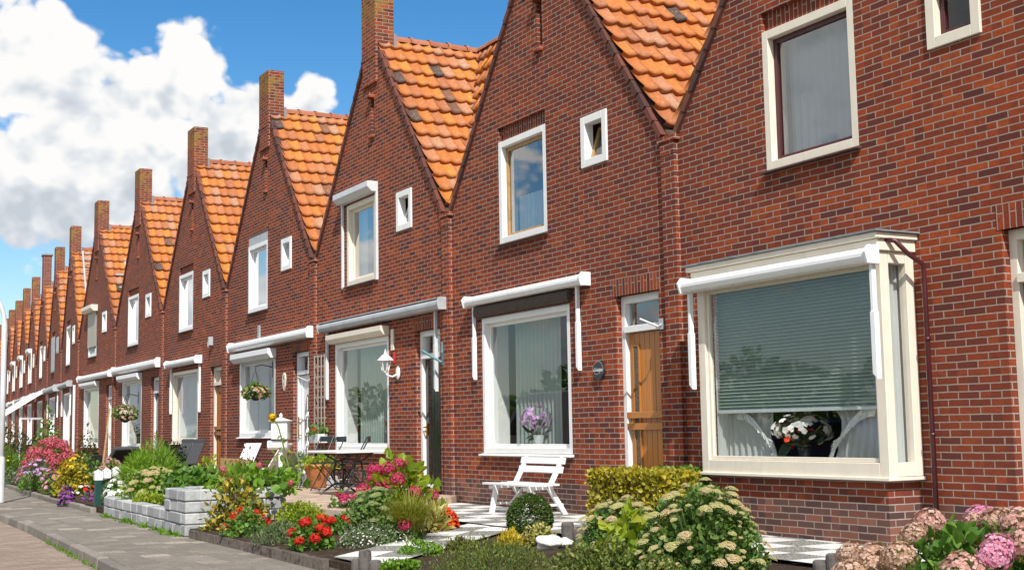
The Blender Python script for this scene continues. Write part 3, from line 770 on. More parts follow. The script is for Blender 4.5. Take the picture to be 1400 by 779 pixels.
body=t.math('MAXIMUM',body,rest)
vor=t.n('ShaderNodeTexVoronoi',{'Vector':sw,'Scale':52.,'Detail':1.0,'Roughness':.5},feature='F1').outputs[0]
puff=t.math('SUBTRACT',.42,vor)
body=t.math('ADD',body,t.math('MULTIPLY',t.math('SUBTRACT',1.0,far_),.10))
dens=t.math('ADD',body,t.math('ADD',t.math('MULTIPLY',fbm(sw,15.,8,.56),1.3),t.math('MULTIPLY',puff,.45)))
cov=t.n('ShaderNodeMapRange',{0:dens,1:-.15,2:.12},interpolation_type='SMOOTHSTEP').outputs[0]
# light from the sun's side: compare thickness a little way towards the sun
off=t.n('ShaderNodeVectorMath',{0:sw,1:(.010,-.004,.022)},operation='ADD').outputs[0]
v2=t.n('ShaderNodeTexVoronoi',{'Vector':off,'Scale':52.,'Detail':1.0,'Roughness':.5},feature='F1').outputs[0]
rel=t.math('ADD',t.math('MULTIPLY',t.math('SUBTRACT',fbm(sw,11.,4),fbm(off,11.,4)),2.6),t.math('MULTIPLY',t.math('SUBTRACT',v2,vor),.25))
low=fbm(sv,5.5,3)
hgt=t.math('MULTIPLY',t.math('SUBTRACT',el,13.2),.075)           # bases are greyer than tops
thin=t.math('MULTIPLY',t.math('SUBTRACT',.45,dens),.22)
lum=t.math('ADD',t.math('ADD',.86,t.math('MULTIPLY',rel,1.5)),t.math('ADD',t.math('ADD',hgt,thin),t.math('MULTIPLY',low,1.1)))
ccol=t.ramp(lum,[(.10,(.58,.64,.71)),(.45,(.72,.77,.83)),(.75,(.90,.92,.94)),(.95,(1.0,1.0,1.0))])
SKYK=.085
scol=t.n('ShaderNodeHueSaturation',{'Saturation':1.42,'Value':1.45,'Color':sky.outputs[0]}).outputs[0]
ccol=t.mix(1.0,ccol,(10.5,10.4,10.3),'MULTIPLY')
haz=t.math('MULTIPLY',t.n('ShaderNodeMapRange',{0:dz,1:-.02,2:.16,3:1.,4:0.}).outputs[0],.35)
col=t.mix(cov,t.mix(haz,scol,(6.2,7.6,8.8)),ccol)
bg=t.n('ShaderNodeBackground',{0:col,1:SKYK}).outputs[0]
t.t.links.new(bg,t.out.inputs[0])
SC.view_settings.view_transform='Standard'; SC.view_settings.look='None'; SC.view_settings.exposure=.15; SC.view_settings.gamma=1
SC.render.engine='CYCLES'; SC.cycles.max_bounces=6; SC.cycles.diffuse_bounces=3; SC.cycles.glossy_bounces=3; SC.cycles.transmission_bounces=4; SC.cycles.transparent_max_bounces=12; wd.cycles.sampling_method='MANUAL'; wd.cycles.sample_map_resolution=256; SC.cycles.use_adaptive_sampling=True
SC.cycles.use_denoising=True
# ------------------------------------------------------------------ ground
def ground_mats():
    t=NT('pavement_tiles'); v=t.coord(); x,y,z=t.xyz(v)
    b=t.n('ShaderNodeTexBrick',{'Vector':v,'Color1':(0,0,0,1),'Color2':(1,1,1,1),'Mortar':(.5,.5,.5,1),'Scale':1.,'Mortar Size':.004,'Mortar Smooth':.3,'Brick Width':.3,'Row Height':.3},offset=.5)
    c=t.ramp(b.outputs[0],[(0,(.22,.19,.16)),(.35,(.25,.22,.185)),(.72,(.28,.245,.205)),(.88,(.33,.29,.24)),(.95,(.45,.40,.33)),(1,(.50,.45,.37))])
    c=t.mix(t.ramp(t.noise(v,.9,5,.65),[(.4,.45),(.65,0)]),c,(.17,.15,.125))
    c=t.mix(t.math('MULTIPLY',t.ramp(t.noise(v,42,4,.8),[(.38,1),(.58,0)]),.7),c,(.11,.097,.085))
    c=t.mix(t.math('MULTIPLY',t.ramp(t.noise(v,3.3,5,.7),[(.56,0),(.72,1)]),.6),c,(.40,.34,.26))
    c=t.mix(t.math('MULTIPLY',b.outputs[1],.45),c,(.13,.11,.085))
    h=t.math('SUBTRACT',t.math('MULTIPLY',t.noise(v,120,3),.5),t.math('MULTIPLY',b.outputs[1],.5))
    pav=t.done(t.bsdf(c,.9,t.bump(h,.004),.25))
    t=NT('road_bricks'); v=t.coord(); x,y,z=t.xyz(v)
    b=t.n('ShaderNodeTexBrick',{'Vector':t.vec(y,x),'Color1':(0,0,0,1),'Color2':(1,1,1,1),'Mortar':(.5,.5,.5,1),'Scale':1.,'Mortar Size':.004,'Mortar Smooth':.3,'Brick Width':.2,'Row Height':.1},offset=.5)
    c=t.ramp(b.outputs[0],[(0,(.27,.20,.16)),(.5,(.34,.265,.21)),(1,(.42,.33,.26))])
    c=t.mix(t.ramp(t.noise(v,1.3,5,.65),[(.35,.5),(.65,0)]),c,(.2,.16,.13))
    c=t.mix(t.math('MULTIPLY',t.ramp(t.noise(v,80,3,.7),[(.35,1),(.6,0)]),.5),c,(.17,.13,.11))
    c=t.mix(b.outputs[1],c,(.24,.19,.14))
    road=t.done(t.bsdf(c,.9,t.bump(t.math('SUBTRACT',t.math('MULTIPLY',t.noise(v,110,3),.3),b.outputs[1]),.004),.2))
    t=NT('garden_soil'); v=t.coord()
    n=t.noise(v,14,8,.75); c=t.ramp(n,[(.3,(.035,.024,.018)),(.5,(.085,.06,.043)),(.72,(.16,.115,.085))])
    c=t.mix(t.ramp(t.noise(v,95,2),[(.70,0),(.74,1)]),c,(.4,.36,.3))
    soil=t.done(t.bsdf(c,.95,t.bump(t.noise(v,38,8,.75),.05),.1))
    t=NT('terrace_pavers'); v=t.coord()
    b=t.n('ShaderNodeTexBrick',{'Vector':v,'Color1':(0,0,0,1),'Color2':(1,1,1,1),'Mortar':(.5,.5,.5,1),'Scale':1.,'Mortar Size':.005,'Mortar Smooth':.3,'Brick Width':.3,'Row Height':.15},offset=.5)
    c=t.ramp(b.outputs[0],[(0,(.40,.29,.22)),(.5,(.50,.38,.29)),(1,(.60,.47,.37))])
    c=t.mix(t.ramp(t.noise(v,5,5,.6),[(.35,.35),(.6,0)]),c,(.34,.27,.2)); c=t.mix(b.outputs[1],c,(.24,.18,.13))
    terr=t.done(t.bsdf(c,.9,t.bump(t.math('SUBTRACT',t.math('MULTIPLY',t.noise(v,70,3),.3),b.outputs[1]),.005),.2))
    wt=island_mat('white_paving_tile',[(0,(.66,.66,.64)),(.5,(.74,.74,.72)),(1,(.80,.80,.78))],rough=.7,nscale=9,bump=.001,lich=[(5,.55,.75,(.40,.38,.33),.6),(1.3,.55,.7,(.45,.42,.37),.5)])
    t=NT('pebble_tile'); v=t.coord()
    vo=t.n('ShaderNodeTexVoronoi',{'Vector':v,'Scale':62.}); c=t.ramp(t.xyz(vo.outputs[1])[0],[(0,(.26,.28,.26)),(.35,(.40,.42,.39)),(.6,(.52,.53,.50)),(1,(.72,.72,.68))])
    c=t.mix(t.ramp(vo.outputs[0],[(.28,0),(.5,1)]),c,(.15,.14,.12))
    gt=t.done(t.bsdf(c,.8,t.bump(vo.outputs[0],-.006),.3))
    return pav,road,soil,terr,wt,gt
PAV,ROAD,SOIL,TERR,WTILE,GTILE=ground_mats()
t=NT('meadow'); v=t.coord(); MEADOW=t.done(t.bsdf(t.ramp(t.noise(v,.4,6,.7),[(.3,(.05,.09,.02)),(.7,(.10,.14,.035))]),.95,None,.1))
KERBC=island_mat('kerb_concrete',[(0,(.20,.18,.155)),(.5,(.25,.225,.195)),(1,(.31,.28,.24))],rough=.9,bump=.003,nscale=20,lich=[(4,.5,.7,(.12,.10,.07),.7)])
EDGEC=plain('edging_concrete',(.12,.098,.082),.9,.45,16,.004)
BLOCK=island_mat('grey_walling_block',[(0,(.34,.35,.36)),(.3,(.42,.43,.44)),(.6,(.48,.49,.50)),(1,(.55,.56,.56))],rough=.9,bump=.006,nscale=14,lich=[(3,.5,.75,(.22,.22,.22),.6),(9,.6,.75,(.6,.59,.56),.5)])
m=MB(); m.quad((-900,-900,-.42),(900,-900,-.42),(900,900,-.42),(-900,900,-.42)); tag(m.build('ground',MEADOW),kind='structure')
KN=[(40,2.75),(-8,2.75),(-13,2.80),(-16.3,2.95),(-20,3.08),(-30,3.2),(-46,3.5),(-70,5.2),(-110,8.6),(-160,12.5)]     # kerb line
IN=[(40,4.30),(-8,4.30),(-12.2,4.36),(-16.2,4.38),(-21.6,4.52),(-26,4.6),(-30,4.75),(-38,5.2),(-46,5.6),(-70,7.4),(-110,10.6),(-160,14.5)]    # garden edge
def yon(L,x):
    for (a,b),(c,d) in zip(L,L[1:]):
        if c<=x<=a: return b+(d-b)*(x-a)/(c-a)
    return L[-1][1]
XS=sorted({p[0] for p in KN}|{p[0] for p in IN},reverse=True)
m=MB()
for a,b in zip(XS,XS[1:]): m.quad((b,-6,-.30),(a,-6,-.30),(a,yon(KN,a),-.30),(b,yon(KN,b),-.30))
tag(m.build('road',ROAD),kind='structure')
m=MB()
for a,b in zip(XS,XS[1:]): m.quad((b,yon(KN,b)+.14,-.2),(a,yon(KN,a)+.14,-.2),(a,yon(IN,a)+.02,-.2),(b,yon(IN,b)+.02,-.2))
tag(m.build('pavement',PAV),kind='structure')
m=MB(); x=8
while x>-75:
    xa,xb=x,x-.992; ya,yb=yon(KN,xa),yon(KN,xb); j=random.uniform(-.004,.004)
    m.add([(xb,yb,-.4),(xa,ya,-.4),(xa,ya+.14,-.4),(xb,yb+.14,-.4),(xb,yb+.02,-.193+j),(xa,ya+.02,-.193+j),(xa,ya+.14,-.193+j),(xb,yb+.14,-.193+j)],
      [(0,3,2,1),(4,5,6,7),(0,1,5,4),(1,2,6,5),(2,3,7,6),(3,0,4,7)]); x-=1.0
tag(m.build('kerb',KERBC,bevel=.012),kind='structure')
m=MB(); m.box(-40,40,-7.5,-6,-.42,-.2); tag(m.build('far_pavement',PAV),kind='structure')
m=MB(); ys=[None,5.4,6.2,7.0,9.4]
for a,b in zip(XS,XS[1:]):
    off=0
    if b<-46: 
        fa=max(0,(-44.8-a))*math.tan(ANG); fb=max(0,(-44.8-b))*math.tan(ANG)
    else: fa=fb=0
    A=[yon(IN,a)+.03]+[q+fa for q in ys[1:]]; B=[yon(IN,b)+.03]+[q+fb for q in ys[1:]]
    Z=[-.10,-.06,-.03,0,0]
    for k in range(4): m.quad((b,B[k],Z[k]),(a,A[k],Z[k]),(a,A[k+1],Z[k+1]),(b,B[k+1],Z[k+1]))
    m.quad((b,B[0],-.3),(a,A[0],-.3),(a,A[0],-.10),(b,B[0],-.10))
tag(m.build('garden_soil',SOIL),kind='structure')
# palisade edging of the beds: a ribbed concrete band
def edging(name,pts,z0,z1,th=.075,rib=.05):
    m=MB()
    for a,b in zip(pts,pts[1:]):
        a=Vector((*a,0)); b=Vector((*b,0)); d=(b-a); L=d.length; d/=L; n=Vector((d.y,-d.x,0)); k=max(2,int(L/rib))
        for i in range(k):
            p=a+d*L*(i+.5)/k; pr=[]
            for q in range(6):
                tt=PI*q/5; pr.append(p+d*(-math.cos(tt)*L/k*.5)+n*(math.sin(tt)*.013))
            pr+= [p+d*L/k*.5-n*th,p-d*L/k*.5-n*th]
            m.prism([(q.x,q.y) for q in pr],z0,z1+random.uniform(-.002,.002))
    return m.build(name,EDGEC)
tag(edging('garden_edging',[(-16.0,4.36),(-13.95,4.38)],-.3,-.105),kind='structure')
tag(edging('garden_edging',[(-13.85,4.37),(-11.35,4.33)],-.3,-.10),kind='structure')
tag(edging('garden_edging',[(-11.3,4.36),(-10.35,4.36)],-.3,-.165),kind='structure')
tag(edging('garden_edging',[(-10.2,4.30),(-3.0,4.25)],-.3,-.10),kind='structure')
m=MB(); x=-22.3
while x>-46:
    xb=x-.96; m.box(xb,x,yon(IN,x)-.10,yon(IN,x),-.3,-.115+random.uniform(-.01,.01)); x-=1.0
tag(m.build('garden_kerb',KERBC,bevel=.01),kind='structure')
# tiled path and the strip of paving along the walls, white and pebble-dash tiles by turns
m=MB(); ts=.42
pd=Vector((-2.0,2.6,0)).normalized(); pn=Vector((pd.y,-pd.x,0)); base=Vector((-11.35,4.42,0))
def zp(x,y): return zg(y)+.022
for i in range(-1,3):
    for j in range(-2,7):
        if i not in (0,1): continue
        c=[base+pn*(i+a)*ts*1.0+pd*(j+b)*ts for a,b in ((.01,.01),(.99,.01),(.99,.99),(.01,.99))]
        if min(p.y for p in c)<4.42-.02 and max(p.y for p in c)<4.5: continue
        c=[Vector((p.x,max(p.y,4.42),0)) for p in c]
        m.add([(p.x,p.y,zp(p.x,p.y)) for p in c],[(0,1,2,3)],(i+j)%2)
x=-4.0; i=0
while x>-16.9:
    for j in range(4):
        y0=6.72+j*ts; y1=min(y0+ts*.985,8.40)
        if x<-13.4 and j==0 and x<-14.0: pass
        z=.026
        m.add([(x-ts*.985,y0,z),(x,y0,z),(x,y1,z),(x-ts*.985,y1,z)],[(0,1,2,3)],(i+j)%2)
    x-=ts; i+=1
tag(m.build('garden_path',[WTILE,GTILE]),kind='structure')
m=MB(); m.prism([(-22.3,6.3),(-16.15,5.72),(-14.3,5.86),(-16.75,8.40),(-22.3,8.40)],-.2,.12); tag(m.build('terrace',TERR),kind='structure')
m=MB(); m.box(-8.9,-8.1,0,0,0,0)
# walling of rough grey blocks
def blocks(mb,a,b,z0,n,h=.135,th=.2,L=.34,rs=0):
    r=random.Random(rs); a=Vector((*a,0)); b=Vector((*b,0)); T=(b-a).length; d=(b-a)/T; nn=Vector((-d.y,d.x,0))
    for k in range(n):
        s=-.17*(k%2)
        while s<T:
            e=s+L*r.uniform(.75,1.3)
            if T-e<.12: e=T
            p=max(s,0); q=min(e,T)-.006; o=r.uniform(-.008,.008)
            if q-p>.04:
                c=[a+d*p+nn*o,a+d*q+nn*(o+r.uniform(-.004,.004)),a+d*q+nn*th,a+d*p+nn*th]
                mb.prism([(v.x,v.y) for v in c],z0+k*h+.004,z0+(k+1)*h-r.uniform(0,.004))
            s=e
m=MB()
blocks(m,(-21.45,4.47),(-17.2,4.37),-.2,2,.145,rs=1)
blocks(m,(-17.2,4.36),(-16.15,4.345),-.2,4,.143,.2,rs=2)
blocks(m,(-16.15,4.53),(-16.15,5.66),-.2,4,.143,.2,.42,rs=3)
blocks(m,(-17.4,5.5),(-17.4,4.66),-.2,4,.143,.2,rs=4)
blocks(m,(-21.62,6.2),(-21.62,4.5),-.2,2,.145,rs=5)
m.prism([(-21.4,4.8),(-17.5,4.7),(-17.5,6.2),(-21.4,6.2)],-.2,.04,1); m.prism([(-17.35,4.66),(-16.4,4.66),(-16.4,5.7),(-17.35,5.7)],-.2,.32,1)
tag(m.build('block_planter',[BLOCK,SOIL],bevel=.014),'long grey block planter, two courses low and four courses tall at its corner','planter')
m=MB(); blocks(m,(-16.1,5.72),(-14.35,5.86),-.12,2,.118,.16,.5,rs=6); tag(m.build('block_step',[BLOCK],bevel=.012),'low grey block kerb holding up the edge of the pink terrace','low wall')
m=MB(); blocks(m,(-24.6,8.02),(-20.75,7.98),.0,2,.16,.2,.5,rs=8); m.box(-24.6,-20.8,8.2,8.4,0,.26,1); tag(m.build('block_wall',[BLOCK,SOIL],bevel=.014),'grey block border along the house wall, behind the terracotta pot','low wall')
m=MB(); blocks(m,(-17.4,7.75),(-16.72,7.75),.0,2,.15,.3,.34,rs=9); tag(m.build('block_pier',[BLOCK],bevel=.014),'short stub of grey blocks at the foot of the wall by the black door','low wall')
def lowblock(a,b,n,z,lab,rs):
    m=MB(); blocks(m,a,b,z,n,.14,.2,.4,rs=rs); tag(m.build('block_wall',[BLOCK],bevel=.014),lab,'low wall')
mc=MB(); p=atz(100,712.5,-.2); mc.box(p.x-.55,p.x+.55,p.y-.16,p.y+.16,-.21,-.193); mc.box(p.x-.5,p.x+.5,p.y-.12,p.y+.12,-.194,-.189); tag(mc.build('utility_cover',KERBC,bevel=.004),'pale rectangular utility cover let into the pavement','cover')
# ------------------------------------------------------------------ plants
def leafmat(name, c0, c1, c2, tr=.32, rough=.5):
    return island_mat(name,[(0,c0),(.5,c1),(1,c2)],rough=rough,spec=.4,transl=tr,nscale=20)
LM=dict(
 mid=leafmat('leaf_mid_green',(0.055,0.14,0.02),(0.115,0.255,0.032),(0.22,0.37,0.06)),
 dark=leafmat('leaf_dark_green',(0.0144,0.036,0.0144),(0.03,0.066,0.024),(0.06,0.108,0.036)),
 fresh=leafmat('leaf_fresh_green',(0.0945,0.216,0.0203),(0.162,0.324,0.027),(0.27,0.432,0.0405),.4),
 lime=leafmat('leaf_lime',(0.156,0.264,0.018),(0.288,0.396,0.024),(0.48,0.504,0.048),.4),
 gold=leafmat('leaf_golden',(0.196,0.207,0.0172),(0.414,0.356,0.023),(0.632,0.506,0.046),.3),
 cream=leafmat('leaf_cream_edged',(0.1,0.15,0.02),(0.45,0.4,0.1),(0.66,0.58,0.25),.3),
 box=leafmat('leaf_box',(0.0325,0.0715,0.013),(0.065,0.13,0.0182),(0.143,0.208,0.0325)),
 brown=leafmat('leaf_bronze',(0.0675,0.0675,0.0203),(0.121,0.115,0.027),(0.216,0.162,0.0405)),
 heath=leafmat('leaf_heather',(.075,.12,.022),(.15,.205,.035),(.27,.29,.07)),
 grey=leafmat('leaf_grey_green',(0.0945,0.149,0.0675),(0.162,0.23,0.108),(0.27,0.338,0.176)),
 yellow=leafmat('leaf_yellow',(0.45,0.33,0.02),(0.65,0.5,0.03),(0.75,0.6,0.06),.3),
 sedum=leafmat('leaf_sedum',(0.0625,0.138,0.0312),(0.119,0.225,0.0438),(0.213,0.325,0.0688)),
 rhod=leafmat('leaf_yellowing',(0.065,0.117,0.0156),(0.221,0.221,0.026),(0.676,0.468,0.039),.3),
 limey=leafmat('leaf_feathery_lime',(.13,.26,.02),(.22,.40,.03),(.34,.52,.05),.4),
 grassy=leafmat('blade_yellow_green',(0.16,0.2,0.02),(0.27,0.3,0.03),(0.4,0.38,0.06),.35),
 red=leafmat('leaf_dark_red',(0.05,0.012,0.015),(0.12,0.03,0.03),(0.2,0.07,0.05)),
)
def petalmat(name,c0,c1,c2,tr=.25): return island_mat(name,[(0,c0),(.5,c1),(1,c2)],rough=.6,spec=.2,transl=tr,nscale=30)
PM=dict(
 dusty=petalmat('petal_dusty_pink',(.44,.22,.18),(.66,.37,.32),(.76,.54,.48)),
 dustb=petalmat('petal_faded_brown',(.34,.19,.12),(.60,.38,.28),(.74,.54,.44)),
 pink=petalmat('petal_pink',(.60,.18,.32),(.72,.30,.46),(.80,.48,.6)),
 magenta=petalmat('petal_magenta',(.42,.015,.08),(.6,.03,.13),(.7,.09,.22)),
 red=petalmat('petal_red',(.55,.008,.008),(.72,.015,.012),(.8,.05,.03)),
 orange=petalmat('petal_scarlet',(.55,.02,.01),(.72,.06,.015),(.8,.2,.03)),
 white=petalmat('petal_white',(.72,.72,.70),(.80,.80,.78),(.84,.84,.82)),
 sedum=petalmat('petal_sedum_cream',(.38,.36,.13),(.54,.50,.22),(.66,.60,.32)),
 sedump=petalmat('petal_sedum_blush',(.46,.36,.16),(.60,.47,.26),(.68,.54,.35)),
 coral=petalmat('petal_coral',(.52,.07,.11),(.66,.13,.18),(.74,.25,.30)),
 lilac=petalmat('petal_lilac',(.40,.22,.48),(.55,.35,.6),(.68,.5,.7)),
 purple=petalmat('petal_purple',(.16,.02,.22),(.28,.05,.34),(.36,.1,.42)),
 yellow=petalmat('petal_yellow',(.7,.42,.01),(.78,.55,.015),(.8,.62,.05)),
 peach=petalmat('petal_peach',(.6,.32,.22),(.7,.45,.34),(.76,.6,.5)),
)
def unit(v): return v/np.maximum(1e-9,np.linalg.norm(v,axis=1,keepdims=True))
def leaf_faces(P, A, Nn, L, w, simple=False, fold=.18, droop=.12):
    """leaves rooted at P along A, face normal Nn, length L, half width w (arrays)"""
    n=len(P); S=unit(np.cross(A,Nn)); L=L[:,None]; w=w[:,None]
    if simple:
        V=np.stack([P, P+A*L*.5+S*w+Nn*w*.2, P+A*L-Nn*L*droop, P+A*L*.5-S*w+Nn*w*.2],1).reshape(-1,3)
        F=np.arange(n*4).reshape(-1,4)
    else:
        V=np.stack([P, P+A*L*.3+S*w+Nn*w*fold*2, P+A*L*.72+S*w*.72+Nn*(w*fold-L*droop*.5), P+A*L-Nn*L*droop,
                    P+A*L*.72-S*w*.72+Nn*(w*fold-L*droop*.5), P+A*L*.3-S*w+Nn*w*fold*2],1).reshape(-1,3)
        b=np.arange(n)[:,None]*6
        F=np.concatenate([b+np.array([[0,1,2,3]]),b+np.array([[0,3,4,5]])],1).reshape(-1,4)
    return V,F
def np_mesh(name,V,F,mat,smooth=False):
    me=bpy.data.meshes.new(name); me.vertices.add(len(V)); me.vertices.foreach_set('co',V.astype(np.float32).ravel())
    k=F.shape[1]; me.loops.add(len(F)*k); me.loops.foreach_set('vertex_index',F.astype(np.int32).ravel())
    me.polygons.add(len(F)); me.polygons.foreach_set('loop_start',np.arange(0,len(F)*k,k,dtype=np.int32))
    for m in (mat if isinstance(mat,(list,tuple)) else [mat]): me.materials.append(m)
    me.update(calc_edges=True); return me
def dome(n, r, h, r0=.45, lump=.2, low=-.05, rs=0, box=False):
    """points and outward directions through an uneven dome of radius r and height h"""
    g=np.random.default_rng(rs)
    d=unit(g.normal(size=(n*2,3))); d=d[d[:,2]>low][:n]; n=len(d)
    ph=g.uniform(0,6,6)
    lp=1+lump*(np.sin(4*d[:,0]+ph[0])*np.sin(3.3*d[:,1]+ph[1])+.7*np.sin(7*d[:,0]+5*d[:,2]+ph[2])*np.sin(6*d[:,1]+ph[3]))
    rad=(r0**2+(1-r0**2)*g.uniform(0,1,n)**.6)**.5*lp
    if box: d=d/np.max(np.abs(d),axis=1,keepdims=True)**.85
    P=d*rad[:,None]*np.array([r,r,h]); 
    return P,unit(d*np.array([1/r,1/r,1/h])*r),g
def foliage(name, n, r, h, L, mat, w=.32, r0=.45, lump=.2, up=.35, simple=False, rs=0, low=-.05, spread=.75, box=False, droop=.12, gap=.0):
    P,O,g=dome(n,r,h,r0,lump,low,rs,box)
    if low>-.5: P[:,2]=np.maximum(P[:,2],.005)
    A=unit(O+g.normal(size=P.shape)*spread+np.array([0,0,up])); Nn=unit(O*.6+g.normal(size=P.shape)*.5+np.array([0,0,.5]))
    Nn=unit(Nn-A*np.sum(Nn*A,1,keepdims=True)); Ls=L*g.uniform(.6,1.25,len(P))
    V,F=leaf_faces(P,A,Nn,Ls,Ls*w,simple,droop=droop); return np_mesh(name,V,F,mat)
def stems(name,n,r,h,mat,rs=0,th=.008):
    g=random.Random(rs); m=MB()
    for i in range(n):
        a=g.uniform(0,6.28); q=g.uniform(.2,.8)*r; 
        m.tube([(.1*q*math.cos(a),.1*q*math.sin(a),-.02),(.5*q*math.cos(a),.5*q*math.sin(a),h*.4),(q*math.cos(a),q*math.sin(a),h*g.uniform(.65,.88))],[th,th*.8,th*.4],5)
    return m.mesh(name,mat)
HEADS={}
def mophead(key, mat, n=70, flat=1.0, petal=.36, cup=.0, rs=1):
    """ball of small four-petalled florets, radius 1"""
    if key in HEADS: return HEADS[key]
    g=np.random.default_rng(rs); i=np.arange(n)+.5; ph=np.arccos(1-1.75*i/n); th=PI*(1+5**.5)*i
    d=np.stack([np.cos(th)*np.sin(ph),np.sin(th)*np.sin(ph),np.cos(ph)],1); d=unit(d+g.normal(size=d.shape)*.09)
    C=d*g.uniform(.80,1.04,n)[:,None]
    Vs=[];Fs=[]; b=0
    for c,o in zip(C,d):
        t=np.cross(o,g.normal(size=3)); t/=np.linalg.norm(t); s=np.cross(o,t); k=g.uniform(0,.3)
        for q in range(4):
            a=q*PI/2+k; u=t*math.cos(a)+s*math.sin(a); v=-t*math.sin(a)+s*math.cos(a); p=petal*g.uniform(.6,.8)
            Vs+=[c,c+u*p*.55+v*p*.42+o*.07,c+u*p*1.0+o*.03,c+u*p*.55-v*p*.42+o*.07]; Fs.append((b,b+1,b+2,b+3)); b+=4
    V=np.array(Vs)*np.array([1,1,flat]); HEADS[key]=np_mesh('flower_head',V,np.array(Fs),mat); return HEADS[key]
def plate(key, mat, n=150, rs=1, hgt=.42):
    """flat-topped sedum head: many tiny stars on a shallow dome, radius 1"""
    if key in HEADS: return HEADS[key]
    g=np.random.default_rng(rs); i=np.arange(n)+.5; rr=np.sqrt(i/n); th=PI*(1+5**.5)*i
    lum=1+.16*np.sin(th*3+1)*rr
    C=np.stack([np.cos(th)*rr*lum,np.sin(th)*rr*lum,hgt*(1-rr**2.2)+g.normal(0,.05,n)],1)
    Vs=[];Fs=[]; b=0
    for c in C:
        o=np.array([c[0]*.6,c[1]*.6,1.]); o/=np.linalg.norm(o); t=np.cross(o,g.normal(size=3)); t/=np.linalg.norm(t); s=np.cross(o,t); p=.10*g.uniform(.8,1.3)
        top=c+o*p*.7
        q=[c+t*p,c+s*p,c-t*p,c-s*p]
        Vs+=[top,*q]; Fs+= [(b,b+1,b+2,b+2),(b,b+2,b+3,b+3),(b,b+3,b+4,b+4),(b,b+4,b+1,b+1)]; b+=5
    F=np.array([f[:3] for f in Fs]); HEADS[key]=np_mesh('flower_head',np.array(Vs),F,mat); return HEADS[key]
def scatter_heads(root, proto_list, n, r, h, size, rs=0, low=.25, tilt=.7, jit=.25, name='flower_head', rad=1.0, mind=.8, side=None):
    g=np.random.default_rng(rs); k=0; tries=0; pts=[]
    while k<n and tries<n*60:
        tries+=1
        d=g.normal(size=3); d/=np.linalg.norm(d)
        if d[2]<low: continue
        if side is not None and np.dot(d,side)<-.25: continue
        p=np.array([d[0]*r,d[1]*r,d[2]*h])*rad*g.uniform(.95,1.07)
        if any(np.linalg.norm(p-q)<size*mind*1.6 for q in pts): continue
        pts.append(p); s=size*g.uniform(1-jit,1+jit)
        o=link(name,proto_list[int(g.integers(len(proto_list)))],root,p)
        up=Vector((d[0]*tilt,d[1]*tilt,1)).normalized(); o.rotation_euler=up.to_track_quat('Z','Y').to_euler(); o.rotation_euler.rotate_axis('Z',g.uniform(0,6))
        o.scale=(s,s,s); k+=1
TOCAM=lambda P: np.array([-P[0],-P[1],EYE-P[2]])/np.linalg.norm([P[0],P[1],EYE-P[2]])
def spot(c, w, top, base=None, y=None, zoff=0.0):
    """ground point, radius and height of a plant seen c across, w wide, top..base"""
    if y is None:
        P=atz(c,base,-.05)
        for _ in range(4): P=atz(c,base,zg(P.y)+zoff)
    else:
        P=aty(c,top,y); P.z=zg(y)+zoff
    dp=depth_at(P); r=w*dp/FPX/2
    P2=Vector(P)+Vector((P.x,P.y,0)).normalized()*(r*.6 if y is None else 0)
    P2.z=zg(P2.y)+zoff if y is None else P.z
    ztop=aty(c,top,P2.y).z
    return P2,r,max(.05,ztop-P2.z)
SEED=[10]
def shrub(name,label,cat,P,r,h,L,n,mat,heads=None,w=.34,r0=.45,lump=.18,up=.35,spread=.75,simple=False,nst=9,box=False,droop=.12,group=None,low=-.05,stemmat=None):
    SEED[0]+=1; root=empty(name,P,0,label,cat,group)
    hh=h/(1.02+.3*lump); rr=r/(1+.2*lump)
    link('foliage',foliage('foliage',n,rr,hh,L,mat,w,r0,lump,up,simple,SEED[0],low,spread,box,droop),root)
    if nst: link('stem',stems('stem',nst,rr,hh,stemmat or STEM,SEED[0]),root)
    for hd in heads or []: scatter_heads(root,hd['m'],hd['n'],rr,hh,hd['s'],SEED[0]+hd.get('o',0),hd.get('low',.25),hd.get('tilt',.7),hd.get('jit',.25),rad=hd.get('rad',1.0),mind=hd.get('mind',.8),side=hd.get('side'))
    return root
def blooms(root, mat, n, r, h, size, rs=0, low=.15, name='flowers', petals=5, upb=.4):
    """small blossoms: one object each while they can be counted, else one spray"""
    P,O,g=dome(n,r,h,.93,.12,low,rs); Vs=[];Fs=[];b=0; one=n<=100; first=None
    if one: top=empty('flower_spray'); top.parent=root
    for c,o in zip(P,O):
        o=o+np.array([0,0,upb]); o/=np.linalg.norm(o); t=np.cross(o,g.normal(size=3)); t/=np.linalg.norm(t); s=np.cross(o,t); z=size*g.uniform(.7,1.25)
        if one: Vs=[];Fs=[];b=0; base=c; c=c*0
        for q in range(petals):
            a=q*2*PI/petals; u=t*math.cos(a)+s*math.sin(a); v=-t*math.sin(a)+s*math.cos(a)
            Vs+=[c,c+u*z*.6+v*z*.45+o*z*.25,c+u*z+o*z*.12,c+u*z*.6-v*z*.45+o*z*.25]; Fs.append((b,b+1,b+2,b+3)); b+=4
        if one: link('flower',np_mesh('flower',np.array(Vs),np.array(Fs),mat),top,base)
    return top if one else tag(link(name,np_mesh(name,np.array(Vs),np.array(Fs),mat),root),kind='stuff')
